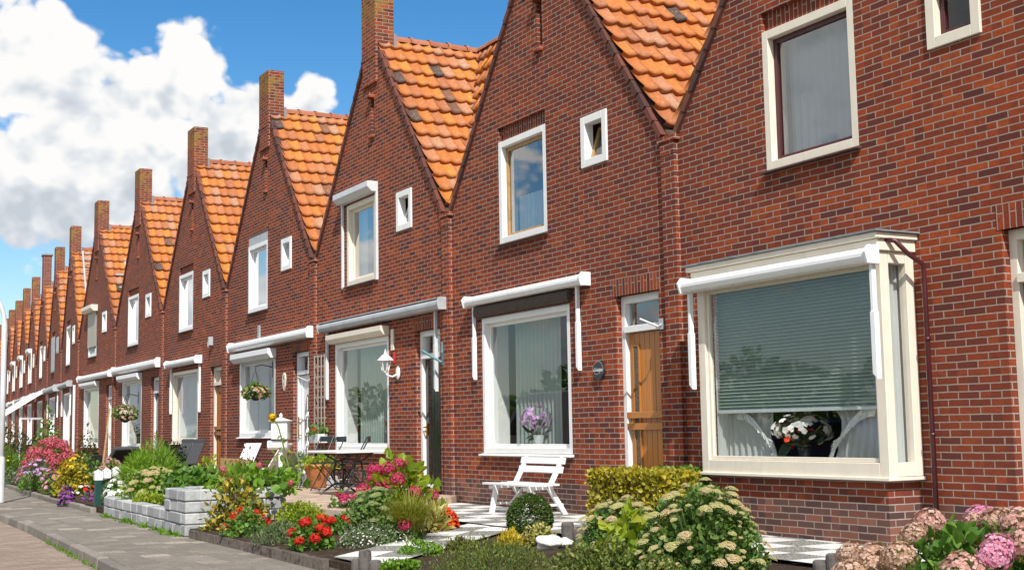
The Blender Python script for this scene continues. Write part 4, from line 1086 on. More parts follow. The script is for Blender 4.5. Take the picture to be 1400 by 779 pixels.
def grass_tuft(name,label,cat,P,r,h,n,mat,arch=.6,wd=.006):
    SEED[0]+=1; g=np.random.default_rng(SEED[0]); root=empty(name,P,0,label,cat); Vs=[];Fs=[];b=0
    for i in range(n):
        a=g.uniform(0,2*PI); q=g.uniform(0,.25)*r; base=np.array([q*math.cos(a),q*math.sin(a),0]); a+=g.normal(0,.4)
        out=np.array([math.cos(a),math.sin(a),0]); sd=np.array([-math.sin(a),math.cos(a),0]); H=h*g.uniform(.6,1.05); R=r*g.uniform(.45,1.25); k=6
        for j in range(k+1):
            t=j/k; p=base+out*R*t**1.7+np.array([0,0,H*(t*1.3-arch*.95*t**2.4*R/r)]); ww=wd*(1-t*.85)
            Vs+=[p-sd*ww,p+sd*ww]
        for j in range(k): Fs.append((b+2*j,b+2*j+1,b+2*j+3,b+2*j+2))
        b+=2*(k+1)
    link('blades',np_mesh('blades',np.array(Vs),np.array(Fs),mat),root); return root
MH=lambda k,n=70,flat=.85: mophead('moph_'+k+str(n),PM[k],n,flat)
# --- bed before the bay window, nearest the viewer
P,r,h=Vector((-4.40,5.02,-.06)),.78,.63
o=shrub('hydrangea','large mophead hydrangea with faded pinkish brown heads, cut by the bottom right corner','hydrangea',P,r,h,.07,2800,LM['mid'],w=.38,r0=.35,lump=.08,
   heads=[dict(m=[MH('dusty',90),MH('dustb',90)],n=62,s=.082,low=-.05,mind=.56,rad=1.08),dict(m=[MH('pink',90)],n=4,s=.082,low=.15,o=77,rad=1.13,mind=.6)])
P,r,h=spot(1330,150,700,y=6.0); shrub('leafy_shrub','low green shrub behind the faded hydrangea, against the bay wall','shrub',P,r*.8,h*.95,.07,900,LM['fresh'],nst=4)
P,r,h=spot(957,178,664,y=5.72)
hd=[plate('sed1',PM['sedum'],150,1),plate('sed2',PM['sedum'],150,2),plate('sed3',PM['sedump'],150,3)]
shrub('sedum','big rounded sedum covered in flat cream and blush flower heads, in front of the bay','sedum',P,r,h,.045,5200,LM['sedum'],w=.36,r0=.3,lump=.10,up=.7,
   heads=[dict(m=hd,n=98,s=.037,low=.12,tilt=.5,jit=.5,rad=1.06,mind=.55),dict(m=hd,n=60,s=.022,low=.0,tilt=.5,jit=.4,o=7,rad=1.02,mind=.5)],nst=30)
P,r,h=spot(848,118,684,y=6.35)
shrub('sedum','smaller pale sedum with flat cream heads below the clipped yellow hedge','sedum',P,r,h,.05,2200,LM['sedum'],w=.36,r0=.3,lump=.12,up=.7,
   heads=[dict(m=hd,n=85,s=.036,low=.15,tilt=.5,jit=.5,rad=1.06,mind=.5)],nst=20)
P,r,h=spot(862,84,692,y=5.45); shrub('lime_hydrangea','lime green shrub with broad pointed leaves between the two sedums','shrub',P,r,h,.135,190,LM['lime'],w=.33,r0=.3,up=.2,droop=.3,nst=8)
P,r,h=spot(815,130,738,y=5.05); shrub('low_shrub','low bronze green bush in the bed under the lime leaves','shrub',P,r,h,.035,2600,LM['heath'],w=.3,nst=14)
P,r,h=spot(672,172,731,y=4.75); shrub('heather','low spreading heather mound at the bottom edge of the bed','heather',P,r,h,.026,5200,LM['heath'],w=.2,up=.9,spread=.5,lump=.22,nst=20,simple=True)
P,r,h=spot(905,90,748,y=4.85); shrub('low_shrub','small dark bush at the foot of the big sedum','shrub',P,r,h,.03,1200,LM['heath'],nst=8)
P,r,h=spot(697,38,726,base=749); shrub('golden_heather','tiny bright yellow heather beside the box ball','heather',P,r,h,.05,420,LM['yellow'],w=.16,up=1.4,spread=.4,nst=6,simple=True)
P,r,h=spot(725,64,675,base=741); bbx=shrub('box_ball','round clipped box ball in front of the white bench','box bush',P,r*1.0,h*.54,.022,6500,LM['box'],w=.42,r0=.8,lump=.03,low=-.95,up=.2,nst=0); bbx.location.z+=h*.47
P,r,h=spot(737,50,716,base=746); shrub('variegated_shrub','small cream variegated shrub at the foot of the box ball','shrub',P,r,h,.035,700,LM['cream'],w=.42,nst=5)
g=random.Random(3)
for i,(c,b,s,lab) in enumerate(((752,752,.12,'larger lumpy white stone in the bed beside the variegated shrub'),(771,751,.085,'smaller white stone resting against the larger one'))):
    Q=atz(c,b,-.05); Q.z=zg(Q.y)
    bm=bmesh.new(); bmesh.ops.create_icosphere(bm,subdivisions=3,radius=s)
    for v in bm.verts: v.co*=1+.18*math.sin(23*v.co.x/s*.2+i)*math.sin(4*v.co.y/s+1)+.12*math.sin(5*v.co.z/s+2*v.co.x/s); v.co.z=v.co.z*.62+s*.45
    me=bpy.data.meshes.new('white_stone'); bm.to_mesh(me); bm.free(); me.materials.append(WHITESTONE); me.polygons.foreach_set('use_smooth',[True]*len(me.polygons))
    tag(link('white_stone',me,None,Q),lab,'stone')
for c,t_,y,rr,lab in ((776,713,6.55,.062,'taller round grey post stub behind the white stones'),(793,722,6.5,.07,'lower round grey post stub behind the white stones'),
     (1139,756,6.55,.055,'taller round grey post stub at the edge of the faded hydrangea'),(1121,765,6.5,.055,'lower round grey post stub left of its taller neighbour near the hydrangea'),
     (499,751,4.34,.055,'tallest grey post at the corner of the bed beside the tiled path'),(487,763,4.30,.045,'short grey post left of the tall one beside the tiled path'),(513,765,4.38,.055,'short grey post right of the tall one beside the tiled path')):
    Q=aty(c,t_,y); zt=Q.z; Q.z=zg(y)-.1; zt-=Q.z; m=MB(); m.lathe([(rr,-.2),(rr,zt-.03),(rr*.92,zt-.008),(rr*.7,zt),(0,zt+.004)],(0,0,0),14)
    tag(m.build('post_stub',plain('weathered_post',(.13,.115,.105),.9,.4,18,.006),None,smooth=False,loc=Q),lab,'post','grey post stubs edging the beds')
def hedge(label,x0,x1,y0,y1,z1,mat,n,L,rs):
    g=np.random.default_rng(rs); root=empty('clipped_hedge',((x0+x1)/2,(y0+y1)/2,0),0,label,'hedge')
    hx,hy=(x1-x0)/2,(y1-y0)/2; P=[];O=[]
    f=g.uniform(0,1,n)
    for q in f:
        u,v=g.uniform(-1,1,2)
        if q<.36: p,o=(u*hx,v*hy,z1),(0,0,1)
        elif q<.64: p,o=(u*hx,-hy,(v*.5+.5)*z1),(0,-1,0)
        elif q<.72: p,o=(u*hx,hy,(v*.5+.5)*z1),(0,1,0)
        elif q<.9: p,o=(hx,u*hy,(v*.5+.5)*z1),(1,0,0)
        else: p,o=(-hx,u*hy,(v*.5+.5)*z1),(-1,0,0)
        P.append(p);O.append(o)
    P=np.array(P);O=np.array(O,float); P=P-O*np.abs(g.normal(0,.035,(n,1)))+g.normal(0,.012,(n,3)); P[:,2]=np.maximum(P[:,2],.01)
    A=unit(O+g.normal(size=P.shape)*.8+np.array([0,0,.2])); Nn=unit(O+g.normal(size=P.shape)*.5); Nn=unit(Nn-A*np.sum(Nn*A,1,keepdims=True)); Ls=L*g.uniform(.7,1.2,n)
    V,F=leaf_faces(P,A,Nn,Ls,Ls*.42); link('foliage',np_mesh('foliage',V,F,mat),root)
    m=MB(); m.box(-hx+.09,hx-.09,-hy+.09,hy-.09,.0,z1-.09); m.build('branches',BARK,root)
A=aty(797,650,7.15); B=aty(950,650,7.15); hz=aty(870,640,7.15).z
hedge('clipped bright yellow green hedge in front of the varnished door',A.x+.25,aty(932,650,7.3).x,7.05,7.5,hz-.04,LM['gold'],5200,.045,5)
hedge('small dark green hedge standing right behind the yellow hedge, beside the bay',aty(915,650,8.0).x,aty(953,650,8.0).x,7.72,8.2,hz-.05,LM['mid'],1500,.05,6)
for i,(c,w,t_,b,m_,lab) in enumerate(((575,70,740,760,'fresh','bright green herb tuft in the bare soil beside the tiled path'),(548,55,766,779,'fresh','small green herb at the lower edge of the bare soil'),(630,40,737,752,'brown','small bronze tuft between the path and the heather'))):
    P,r,h=spot(c,w,t_,base=b); shrub('herb',lab,'herb',P,r,h,.035,420,LM[m_],w=.4,nst=3)
# --- bed before the black door
P,r,h=spot(322,88,647,y=4.85); shrub('yellowing_shrub','open shrub with yellowing leaves in front of the tall grey blocks','shrub',P,r,h,.085,620,LM['rhod'],w=.26,r0=.35,lump=.3,spread=.9,nst=16,stemmat=BARK)
gh=[mophead('ger'+c,PM[c],26,.8,.6,rs=3) for c in ('red',)]; gm=[mophead('germ',PM['magenta'],26,.8,.6,rs=4)]; gp=[mophead('gerp',PM['pink'],30,.85,.5,rs=5)]
P,r,h=spot(338,66,694,base=733); shrub('geranium','red geranium below the yellowing shrub, at the left end of the bed','geranium',P,r,h,.045,420,LM['mid'],w=.5,heads=[dict(m=gh,n=9,s=.042,low=.3,rad=1.08)],nst=6)
P,r,h=spot(425,62,706,base=752); shrub('geranium','red geranium nearest the tiled path, with several scarlet heads','geranium',P,r,h,.05,480,LM['mid'],w=.5,heads=[dict(m=gh,n=9,s=.05,low=.3,rad=1.06)],nst=6)
P,r,h=spot(467,48,704,base=730); shrub('geranium','red geranium behind the white alyssum carpet','geranium',P,r,h,.045,320,LM['mid'],w=.5,heads=[dict(m=gh,n=12,s=.045,low=.3,rad=1.06)],nst=6)
P,r,h=spot(470,52,672,base=712); shrub('geranium','magenta geranium in front of the terrace, left of the flat green sedum','geranium',P,r,h,.05,300,LM['mid'],w=.5,heads=[dict(m=gm,n=10,s=.045,low=.2,rad=1.06),dict(m=gp,n=5,s=.04,low=.2,o=9,rad=1.05)],nst=6)
P,r,h=spot(415,86,685,y=5.15); shrub('euonymus','yellow green mound of small leaves in the middle of the bed','shrub',P,r,h,.04,1900,LM['lime'],w=.36,nst=8)
P,r,h=spot(384,74,712,base=744); shrub('ground_juniper','low feathery green plant along the concrete edging','shrub',P,r,h,.05,1100,LM['grey'],w=.14,up=.5,nst=8,simple=True)
P,r,h=spot(512,76,664,y=5.75); shrub('sedum','green sedum in bud with pale flat heads, in front of the magenta hydrangea','sedum',P,r,h,.06,1200,LM['sedum'],w=.36,r0=.3,up=.7,
   heads=[dict(m=[plate('sedg',petalmat('petal_sedum_green',(.25,.32,.12),(.36,.42,.17),(.46,.5,.24)),110,5)],n=30,s=.062,low=.25,tilt=.45,mind=.55)],nst=12)
P,r,h=spot(542,112,626,y=6.5); shrub('hydrangea','magenta mophead hydrangea in front of the black door','hydrangea',P,r,h,.13,620,LM['lime'],w=.38,r0=.35,
   heads=[dict(m=[MH('magenta',60)],n=17,s=.075,low=.15,mind=.9,jit=.3,rad=1.02)],nst=12)
P,r,h=spot(560,92,664,y=5.55); grass_tuft('grass_clump','arching yellow green grass clump in front of the magenta hydrangea','grass',P,r*1.0,h*.92,900,LM['grassy'])
P,r,h=spot(585,60,692,base=730); shrub('variegated_lily','cream and yellow variegated clump of strappy leaves beside the red begonia','plant',P,r,h*.95,.16,230,LM['cream'],w=.12,up=1.0,r0=.1,spread=.6,nst=0)
P,r,h=spot(608,40,694,base=726); s=shrub('begonia','red and orange begonia at the corner of the bed by the white tiles','begonia',P,r,h,.04,200,LM['red'],w=.5,nst=4); blooms(s,PM['orange'],130,r,h,.035,3,.0)
P,r,h=spot(512,112,712,base=747); s=shrub('alyssum','low grey green carpet dotted with tiny white flowers','alyssum',P,r,h*.9,.03,1700,LM['grey'],w=.25,nst=6); blooms(s,PM['white'],150,r,h*.95,.011,4,.1)
P,r,h=spot(552,62,704,base=742); shrub('geranium','two magenta flower heads on a low green plant below the grass clump','geranium',P,r,h*.85,.04,420,LM['mid'],w=.4,heads=[dict(m=gm,n=2,s=.055,low=.55,rad=1.2,side=(0,-1,.3))],nst=5)
# --- planter of grey blocks
zp_=.32; P,r,h=spot(268,88,640,y=5.1,zoff=.37); shrub('geranium_leaves','dark green lobed foliage spilling over the tall grey planter','plant',P,r,h,.09,700,LM['mid'],w=.5,nst=6)
P=aty(345,640,5.3); P.z=.32; shrub('bergenia','mixed bed of broad leaves and dark red spires in the tall planter','plant',P,.62,.30,.11,520,LM['fresh'],w=.42,nst=6,heads=[dict(m=[mophead('spire',PM['coral'],30,1.6,.5)],n=6,s=.04,low=.3,rad=1.15)])
P=aty(338,600,5.35); P.z=.35; shrub('smoke_bush','thin dark red shrub rising from the tall planter','shrub',P,.24,.52,.05,260,LM['red'],w=.25,r0=.2,lump=.4,nst=8)
P,r,h=spot(258,40,640,y=5.3,zoff=.3); s=shrub('white_flowers','loose white and cream flowers behind the planter corner','flower',P,r,h,.05,160,LM['fresh'],nst=5); blooms(s,PM['peach'],46,r,h,.045,5,.1)
P,r,h=spot(213,92,636,y=5.05,zoff=.12); shrub('sedum','pale cream sedum on the low part of the grey planter','sedum',P,r,h,.06,1300,LM['fresh'],w=.36,r0=.3,up=.6,
   heads=[dict(m=hd,n=46,s=.075,low=.22,tilt=.45,jit=.35,mind=.5)],nst=12)
P,r,h=spot(203,44,672,y=4.72,zoff=.12); shrub('lime_bedding','bright lime clump on the front of the low planter','plant',P,r,h,.05,420,LM['lime'],w=.4,nst=4)
P,r,h=spot(159,36,655,y=4.75,zoff=.1); s=shrub('petunia','white petunias at the left end of the grey planter','petunia',P,r,h,.05,260,LM['mid'],nst=4); blooms(s,PM['white'],70,r*1.02,h,.05,6,.05)
P,r,h=spot(206,96,609,y=5.9); shrub('cosmos','tall feathery bright green cosmos bush behind the sedum','cosmos',P,r*1.05,h,.15,7500,LM['limey'],w=.045,r0=.3,lump=.2,up=.8,nst=18,simple=True)
P,r,h=spot(234,64,600,y=7.2); shrub('evergreen_shrub','dense dark evergreen ball behind the feathery green bush','shrub',P,r,h,.06,1900,LM['dark'],w=.4,nst=6)
# --- gardens further along
P,r,h=spot(285,50,620,y=6.4); shrub('yellow_green_shrub','bright leafy plant between the deckchairs and the planter','shrub',P,r,h,.10,260,LM['lime'],w=.3,nst=4)
P,r,h=spot(150,46,628,y=5.6); s=shrub('hydrangea','faded salmon hydrangea left of the feathery green bush','hydrangea',P,r,h,.09,420,LM['mid'],heads=[dict(m=[MH('dusty',40),MH('peach',40)],n=22,s=.085,low=.15,mind=.6)],nst=5)
P,r,h=spot(70,62,601,y=5.5); s=shrub('hydrangea','large coral pink hydrangea massed in the left garden','hydrangea',P,r*1.25,h*1.05,.1,500,LM['mid'],heads=[dict(m=[MH('coral',40)],n=90,s=.115,low=.1,mind=.5)],nst=6)
P,r,h=spot(50,52,628,y=5.0); s=shrub('aster','lilac daisy bush in front of the coral hydrangea','aster',P,r,h,.06,900,LM['grey'],w=.16,nst=8); blooms(s,PM['lilac'],150,r,h,.05,7,.25)
P,r,h=spot(100,48,624,y=4.95); s=shrub('golden_shrub','golden yellow shrub beside the lilac daisies','shrub',P,r,h,.08,760,LM['gold'],nst=6); blooms(s,PM['yellow'],40,r,h,.05,8,.0)
P,r,h=spot(73,30,640,y=4.8); s=shrub('sedum','pale pink sedum at the foot of the lilac daisies','sedum',P,r,h,.06,320,LM['fresh'],nst=4); blooms(s,PM['pink'],50,r,h,.05,9,.2)
P,r,h=spot(42,34,645,y=4.7); shrub('green_herb','loose green herb at the pavement edge in the left garden','herb',P,r,h,.07,500,LM['mid'],w=.2,nst=5)
P,r,h=spot(118,34,615,y=5.3); shrub('rose_bush','thin rose bush with dark foliage right of the golden shrub','shrub',P,r,h,.07,420,LM['mid'],nst=6)
P,r,h=spot(118,38,588,y=6.6); shrub('apple_bush','olive green bush under the windows of the shuttered house','shrub',P,r,h,.08,620,LM['brown'],nst=6)
P,r,h=spot(65,48,570,y=6.8); shrub('broadleaf_shrub','tall olive green shrub in front of the let-down awning','shrub',P,r,h,.11,900,LM['lime'] if False else LM['mid'],nst=8)
P,r,h=spot(31,42,586,y=6.0); shrub('conifer','dark blue green conifer mound left of the coral hydrangea','conifer',P,r,h,.10,1300,LM['dark'],w=.12,up=.9,nst=6,simple=True)
P,r,h=spot(8,46,575,y=6.4); s=shrub('rose_shrub','brownish rose shrub with a few pink blooms at the left edge','shrub',P,r,h,.1,700,LM['brown'],nst=6); blooms(s,PM['pink'],8,r,h,.08,10,.1)
P,r,h=spot(12,50,612,y=5.3); s=shrub('perennial_bed','tall mixed green perennials at the left edge of the picture','plant',P,r,h,.12,1300,LM['fresh'],w=.1,up=.9,nst=10,simple=True); blooms(s,PM['yellow'],20,r,h,.03,11,.1)
P,r,h=spot(14,36,642,base=664,zoff=-.09); shrub('grey_cushion','low grey green cushion plant on the left kerb','plant',P,r,h,.06,420,LM['grey'],nst=4)
P,r,h=spot(91,24,664,base=692,zoff=-.1); s=shrub('lobelia','purple trailing lobelia spilling onto the kerb','lobelia',P,r,h,.04,240,LM['dark'],nst=3); blooms(s,PM['purple'],120,r,h,.03,12,.0)
P,r,h=spot(124,24,668,base=688,zoff=-.05); s=shrub('lobelia','smaller purple lobelia left of the green gate posts','lobelia',P,r,h,.04,200,LM['grey'],nst=3); blooms(s,PM['purple'],50,r,h,.028,13,.0)
P,r,h=spot(110,44,660,base=676); s=shrub('bedding_flowers','white and red bedding flowers behind the purple lobelia','flower',P,r,h,.05,200,LM['mid'],nst=3); blooms(s,PM['white'],30,r,h,.05,14,.2); blooms(s,PM['red'],22,r,h,.05,15,.2)
P,r,h=spot(412,48,618,y=8.05,zoff=.25); shrub('lavender','grey green lavender mound on the block border','lavender',P,r,h,.11,1300,LM['grey'],w=.06,up=1.1,nst=6,simple=True)
# pot with its plant
Q=atz(440,668,.12); 
pc=aty(440,650,7.95); m=MB(); m.lathe([(.13,.0),(.15,.02),(.24,.30),(.26,.34),(.275,.35),(.275,.40),(.245,.40),(.23,.34),(.0,.33)],(0,0,0),24)
pot=tag(m.build('plant_pot',TERRA,None,smooth=True,loc=(pc.x,7.9,.12)),'terracotta pot standing by the grey block border','pot')
shrub('pot_plant','yellow green leafy plant growing in the terracotta pot','plant',Vector((pc.x,7.9,.44)),.36,.22,.07,420,LM['lime'],nst=5)
# --- weeds: nobody could count them
g=np.random.default_rng(5); pts=[]
for i in range(190):
    x=float(g.choice([-20.9,-19.6,-19.2,-18.3,-17.5,-17.0,-16.6]))+g.normal(0,.22); pts.append((x,4.45-(x+21.4)*.020-abs(g.normal(0,.05)),-.2,g.uniform(.02,.055)*(1+1.2*(g.random()<.12))))
for i in range(120): x=float(g.choice([-17.5,-16.4,-15.6,-14.6,-13.2]))+g.normal(0,.35); pts.append((x,yon(KN,x)-abs(g.normal(0,.03)),-.29,g.uniform(.02,.05)))
P=np.array([p[:3] for p in pts for _ in range(5)]); sz=np.array([p[3] for p in pts for _ in range(5)])
A=unit(g.normal(size=P.shape)*.8+np.array([0,0,.9])); Nn=unit(g.normal(size=P.shape)); Nn=unit(Nn-A*np.sum(Nn*A,1,keepdims=True)); V,F=leaf_faces(P,A,Nn,sz,sz*.12)
tag(link('weeds',np_mesh('weeds',V,F,LM['fresh'])),'green weeds growing along the foot of the planter and the kerb','weeds',kind='stuff')
# ------------------------------------------------------------------ garden furniture
def bench():
    x0,x1,yf,yb=-14.46,-13.40,7.62,8.06; r=empty('garden_bench',((x0+x1)/2,yb,.0),0,'white slatted wooden bench under the window of the house with the varnished door','bench')
    L=(x1-x0)/2; 
    s=MB(); 
    for k in range(5): s.box(-L-.06,L+.06,-.42+k*.088,-.42+k*.088+.07,.365+.004*abs(k-2),.39+.004*abs(k-2))
    s.build('seat',WHITE,r,bevel=.004)
    b=MB()
    for z,y in ((.555,.105),(.66,.14)): 
        b.bar((-L,y-.02,z),(L,y-.02,z),.022,.08,up=(0,.25,1))
    b.build('backrest',WHITE,r,bevel=.004)
    for sx in (-1,1):
        x=sx*(L-.10)
        f=MB(); f.bar((x,-.38,0),(x,-.30,.365),.05,.06); f.build('leg',WHITE,r,bevel=.004)
        f=MB(); f.bar((x,.18,0),(x,-.08,.39),.05,.06); f.build('leg',WHITE,r,bevel=.004)
        f=MB(); f.bar((x,-.06,.33),(x,.15,.70),.045,.055); f.build('back_support',WHITE,r,bevel=.004)
        f=MB(); f.bar((x,-.35,.14),(x,.14,.14),.025,.03); f.bar((x,-.40,.345),(x,.0,.345),.04,.04); f.build('stretcher',WHITE,r,bevel=.003)
    f=MB(); f.bar((-L+.1,-.12,.12),(-L+.5,-.12,.38),.018,.018); f.bar((L-.1,-.12,.12),(L-.5,-.12,.38),.018,.018); f.build('brace',WHITE,r)
bench()
# table with a cast base
c=aty(476,614,7.35); tx=c.x
tb=empty('garden_table',(tx,7.35,.12),0,'white topped table on a black cast iron base on the terrace','table')
m=MB(); m.box(-.62,.62,-.42,.42,.625,.66); m.build('tabletop',WHITE,tb,bevel=.008)
for sx in (-.38,.38):
    m=MB()
    for s in (-1,1):
        m.tube([(sx,s*.30,0),(sx,s*.24,.05),(sx,s*.06,.16),(sx,s*.08,.32),(sx,s*.05,.5),(sx,s*.22,.6)],.016,6)
        m.tube([(sx,s*.05,.2)]+[(sx,s*(.05+.07*math.sin(t)),.2+.09*(1-math.cos(t))) for t in np.linspace(.3,5,10)],.009,5)
    m.tube([(sx,-.05,.16),(sx,.05,.16)],.014,6); m.tube([(sx,-.05,.5),(sx,.05,.5)],.014,6); m.tube([(sx,-.24,.61),(sx,.24,.61)],.014,6)
    m.build('leg',BLACKM,tb)
m=MB(); m.bar((-.38,0,.16),(.38,0,.16),.02,.03); m.bar((-.38,0,.4),(.38,0,.4),.02,.02); m.box(-.2,.2,-.12,.12,.14,.16); m.build('stretcher',BLACKM,tb)
def bistro(x,y,rz,label):
    r=empty('bistro_chair',(x,y,.12),rz,label,'chair','folding chairs at the terrace table')
    s=MB()
    for k in range(5): s.box(-.19,.19,-.19+k*.08,-.19+k*.08+.06,.44,.456)
    s.build('seat',BLACKM,r)
    b=MB(); b.box(-.2,.2,.235,.25,.77,.86); b.build('backrest',plain('blue_black_slat',(.02,.035,.045),.5,.1),r,bevel=.003)
    for sx in (-1,1):
        x=sx*.18; l=MB(); l.tube([(x,-.22,0),(x,.0,.40),(x,.24,.86)],.010,6); l.build('leg',BLACKM,r)
        l=MB(); l.tube([(x*.9,.22,0),(x*.9,-.0,.25),(x*.9,-.17,.44)],.010,6); l.build('leg',BLACKM,r)
    l=MB(); l.tube([(-.18,-.2,.04),(.18,-.2,.04)],.008,6); l.tube([(-.16,.2,.05),(.16,.2,.05)],.008,6); l.build('stretcher',BLACKM,r)
c1=aty(466,605,7.85); bistro(c1.x,7.62,0,'black folding chair behind the white table, nearer the trellis')
c2=aty(502,608,7.85); bistro(c2.x,7.62,-.5,'black folding chair behind the white table, nearer the black door')
c3=aty(447,605,8.1); bistro(c3.x-.25,8.0,.3,'pale-backed folding chair partly hidden at the left end of the table')
# trellis
m=MB(); loc,rz=hloc(3)
for x in (.16,.33,.50,.66): m.box(x-.018,x+.018,-.075,-.06,.45,2.44)
for k in range(11): m.box(.13,.69,-.058,-.045,.55+k*.185,.55+k*.185+.032)
tr=m.build('trellis',plain('weathered_trellis',(.33,.29,.25),.8,.15),None,bevel=.002,loc=(loc[0],loc[1],0)); tag(tr,'weathered wooden trellis fixed to the wall left of the cream framed window','trellis')
# wall lamp
lm=empty('wall_lamp',(loc[0]+3.77,D_,0),0,'white lantern on a curved bracket beside the cream framed window','lamp')
m=MB(); m.lathe([(.0,0),(.055,.005),(.07,.02),(.055,.04),(.0,.045)],(0,0,0),14); 
for v in range(len(m.v)): x,y,z=m.v[v]; m.v[v]=(x,-.004-z,1.96+y*1.6)
m.tube([(0,-.04,1.94),(0,-.12,1.90),(0,-.20,1.92),(-.0,-.24,1.97)],.016,8); m.build('bracket',WHITE,lm,smooth=True)
m=MB(); m.lathe([(.035,1.97),(.04,1.99),(.055,2.0)],(0,-.24,0),6); m.lathe([(.13,2.155),(.12,2.17),(.05,2.24),(.02,2.26),(.025,2.275),(.012,2.30),(.0,2.35)],(0,-.24,0),6)
for q in range(6):
    a=q*PI/3; m.bar((.05*math.cos(a),-.24+.05*math.sin(a),2.0),(.085*math.cos(a),-.24+.085*math.sin(a),2.16),.012,.012)
m.build('lantern',WHITE,lm)
m=MB(); m.lathe([(.046,2.0),(.078,2.158)],(0,-.24,0),6); m.build('glass',GLASS,lm)
def ontext(s, size, loc, mat, name, parent, rz=0, shear=.35, ext=.002):
    cu=bpy.data.curves.new('lettering','FONT'); cu.body=s; cu.size=size; cu.align_x='CENTER'; cu.align_y='CENTER'; cu.extrude=ext; cu.shear=shear
    ob=bpy.data.objects.new('lettering',cu); COL.objects.link(ob); bpy.context.view_layer.update()
    me=bpy.data.meshes.new_from_object(ob.evaluated_get(bpy.context.evaluated_depsgraph_get())); bpy.data.objects.remove(ob)
    me.materials.clear(); me.materials.append(mat)
    o=link(name,me,parent,loc); o.rotation_euler=(PI/2,0,rz); return o
# round name plate by the varnished door
l2,_=hloc(2); np_=empty('name_plaque',(l2[0]+4.03,D_,1.725),0,'round black name plaque beside the varnished door','plaque')
m=MB(); m.lathe([(.0,.004),(.10,.004),(.112,.012),(.112,.034),(.104,.042),(.0,.042)],(0,0,0),28); m.v=[(x,-z,y) for x,y,z in m.v]; m.f=[f[::-1] for f in m.f]; m.build('plate',plain('black_slate',(.02,.022,.026),.35,.3,30,.002),np_)
m=MB(); m.tube([(.108*math.cos(t),-.038,.108*math.sin(t)) for t in np.linspace(-.4,2.6,24)],.004,5); m.build('rim',STEEL,np_)
ontext('Grietjes',.062,(0,-.044,.006),GREYL,'lettering',np_)
m=MB(); m.tube([(-.075,-.044,-.035),(-.02,-.044,-.045),(.05,-.044,-.03)],.002,4); m.build('flourish',GREYL,np_)
# pointed oval plate by the white door
l4,_=hloc(4); pq=empty('number_plaque',(l4[0]+3.93,D_,2.05),0,'small pointed white plaque beside the white ornate door','plaque')
m=MB(); pr=[(.0,-.19),(.06,-.09),(.085,.04),(.06,.13),(0,.16),(-.06,.13),(-.085,.04),(-.06,-.09)]; n=len(pr)
m.add([(x,-.005,z) for x,z in pr]+[(x,-.03,z) for x,z in pr],[tuple(range(n,2*n))[::1],tuple(range(n))[::-1]]+[(i,n+i,n+(i+1)%n,(i+1)%n) for i in range(n)]); m.build('plate',CREAM,pq,bevel=.004)
ontext('E',.11,(0,-.032,.06),BLACKM,'lettering',pq,shear=0); ontext('L',.09,(0,-.032,-.05),BLACKM,'lettering',pq,shear=0)
# little fittings on the walls
def fit(name,i,x,z,label,cat,mbuild,mat,**k):
    l,rz=hloc(i); m=MB(); mbuild(m); o=m.build(name,mat,None,loc=(l[0]+x,l[1],z),**k); return tag(o,label,cat)
fit('thermometer',3,3.55,2.50,'pale flat box on the wall above the white lantern','box',lambda m:m.box(-.05,.05,-.03,-.003,-.17,.17),CREAM,bevel=.004)
fit('red_ornament',3,3.62,2.22,'small red ornament on the wall behind the white lantern','ornament',lambda m:(m.box(-.03,.02,-.03,-.003,-.10,.08),m.box(-.01,.03,-.04,-.031,-.05,.03)),RED,bevel=.006)
def flagh(m):
    m.bar((.06,-.04,-.12),(.06,-.04,.06),.05,.05); m.tube([(.06,-.07,-.08),(-.04,-.17,.0),(-.16,-.28,.10)],.019,8); m.tube([(.06,-.06,.06),(.06,-.06,.22)],[.03,.014],8)
fit('flag_holder',3,5.38,2.12,'teal flag pole holder on the wall right of the black door','flag holder',flagh,TEAL)
def flag2(m): m.tube([(0,-.01,0),(0,-.06,-.03),(-.12,-.22,.06)],.013,8); m.box(-.04,.04,-.02,-.003,-.06,.06)
for i,x,z,lab in ((2,5.30,2.18,'small grey flag holder right of the varnished door'),(4,5.34,2.02,'small grey flag holder right of the white ornate door')):
    fit('flag_holder',i,x,z,lab,'flag holder',flag2,GREYP)
fit('wall_vent',4,2.35,3.12,'small grey wall vent above the white full-width awning','vent',lambda m:[m.box(-.07,.07,-.02,-.003,-.13,.13)]+[m.box(-.05,.05,-.03,-.021,-.1+.04*k,-.08+.04*k) for k in range(6)],GREYP)
fit('wall_light',5,4.55,3.15,'tiny grey bulkhead light high above the orange door','lamp',lambda m:(m.box(-.05,.05,-.10,-.003,-.1,.1),m.box(-.03,.03,-.12,-.101,-.14,.0)),GREYP,bevel=.01)
def basket(i,x,z,r,label,flm,rs,hang=True):
    l,rz=hloc(i); o=empty('hanging_basket',(l[0]+x,l[1]-.36,z),0,label,'hanging basket')
    m=MB(); m.lathe([(.04,-r*.75),(r*.7,-r*.35),(r*.85,0),(r*.8,0),(.0,-.02)],(0,0,0),16); m.build('basket',BARK,o)
    m=MB()
    for q in range(3): a=q*2.1; m.tube([(r*.8*math.cos(a),r*.8*math.sin(a),0),(0,0,.45)],.005,4)
    m.tube([(0,0,.45),(0,.0,.52),(0,.12,.55),(0,.35,.50)],.010,6); m.tube([(0,.345,.62),(0,.345,.30)],.010,6); m.build('bracket',BLACKM,o)
    me=foliage('foliage',340,r*1.15,r*.8,.07,LM['mid'],.4,.6,.15,.1,False,rs,-.6); link('foliage',me,o); blooms(o,flm,70,r*1.2,r*.85,.045,rs,-.5); return o
basket(4,3.22,1.85,.21,'smaller hanging basket of peach flowers at the window left of the white door',PM['peach'],31)
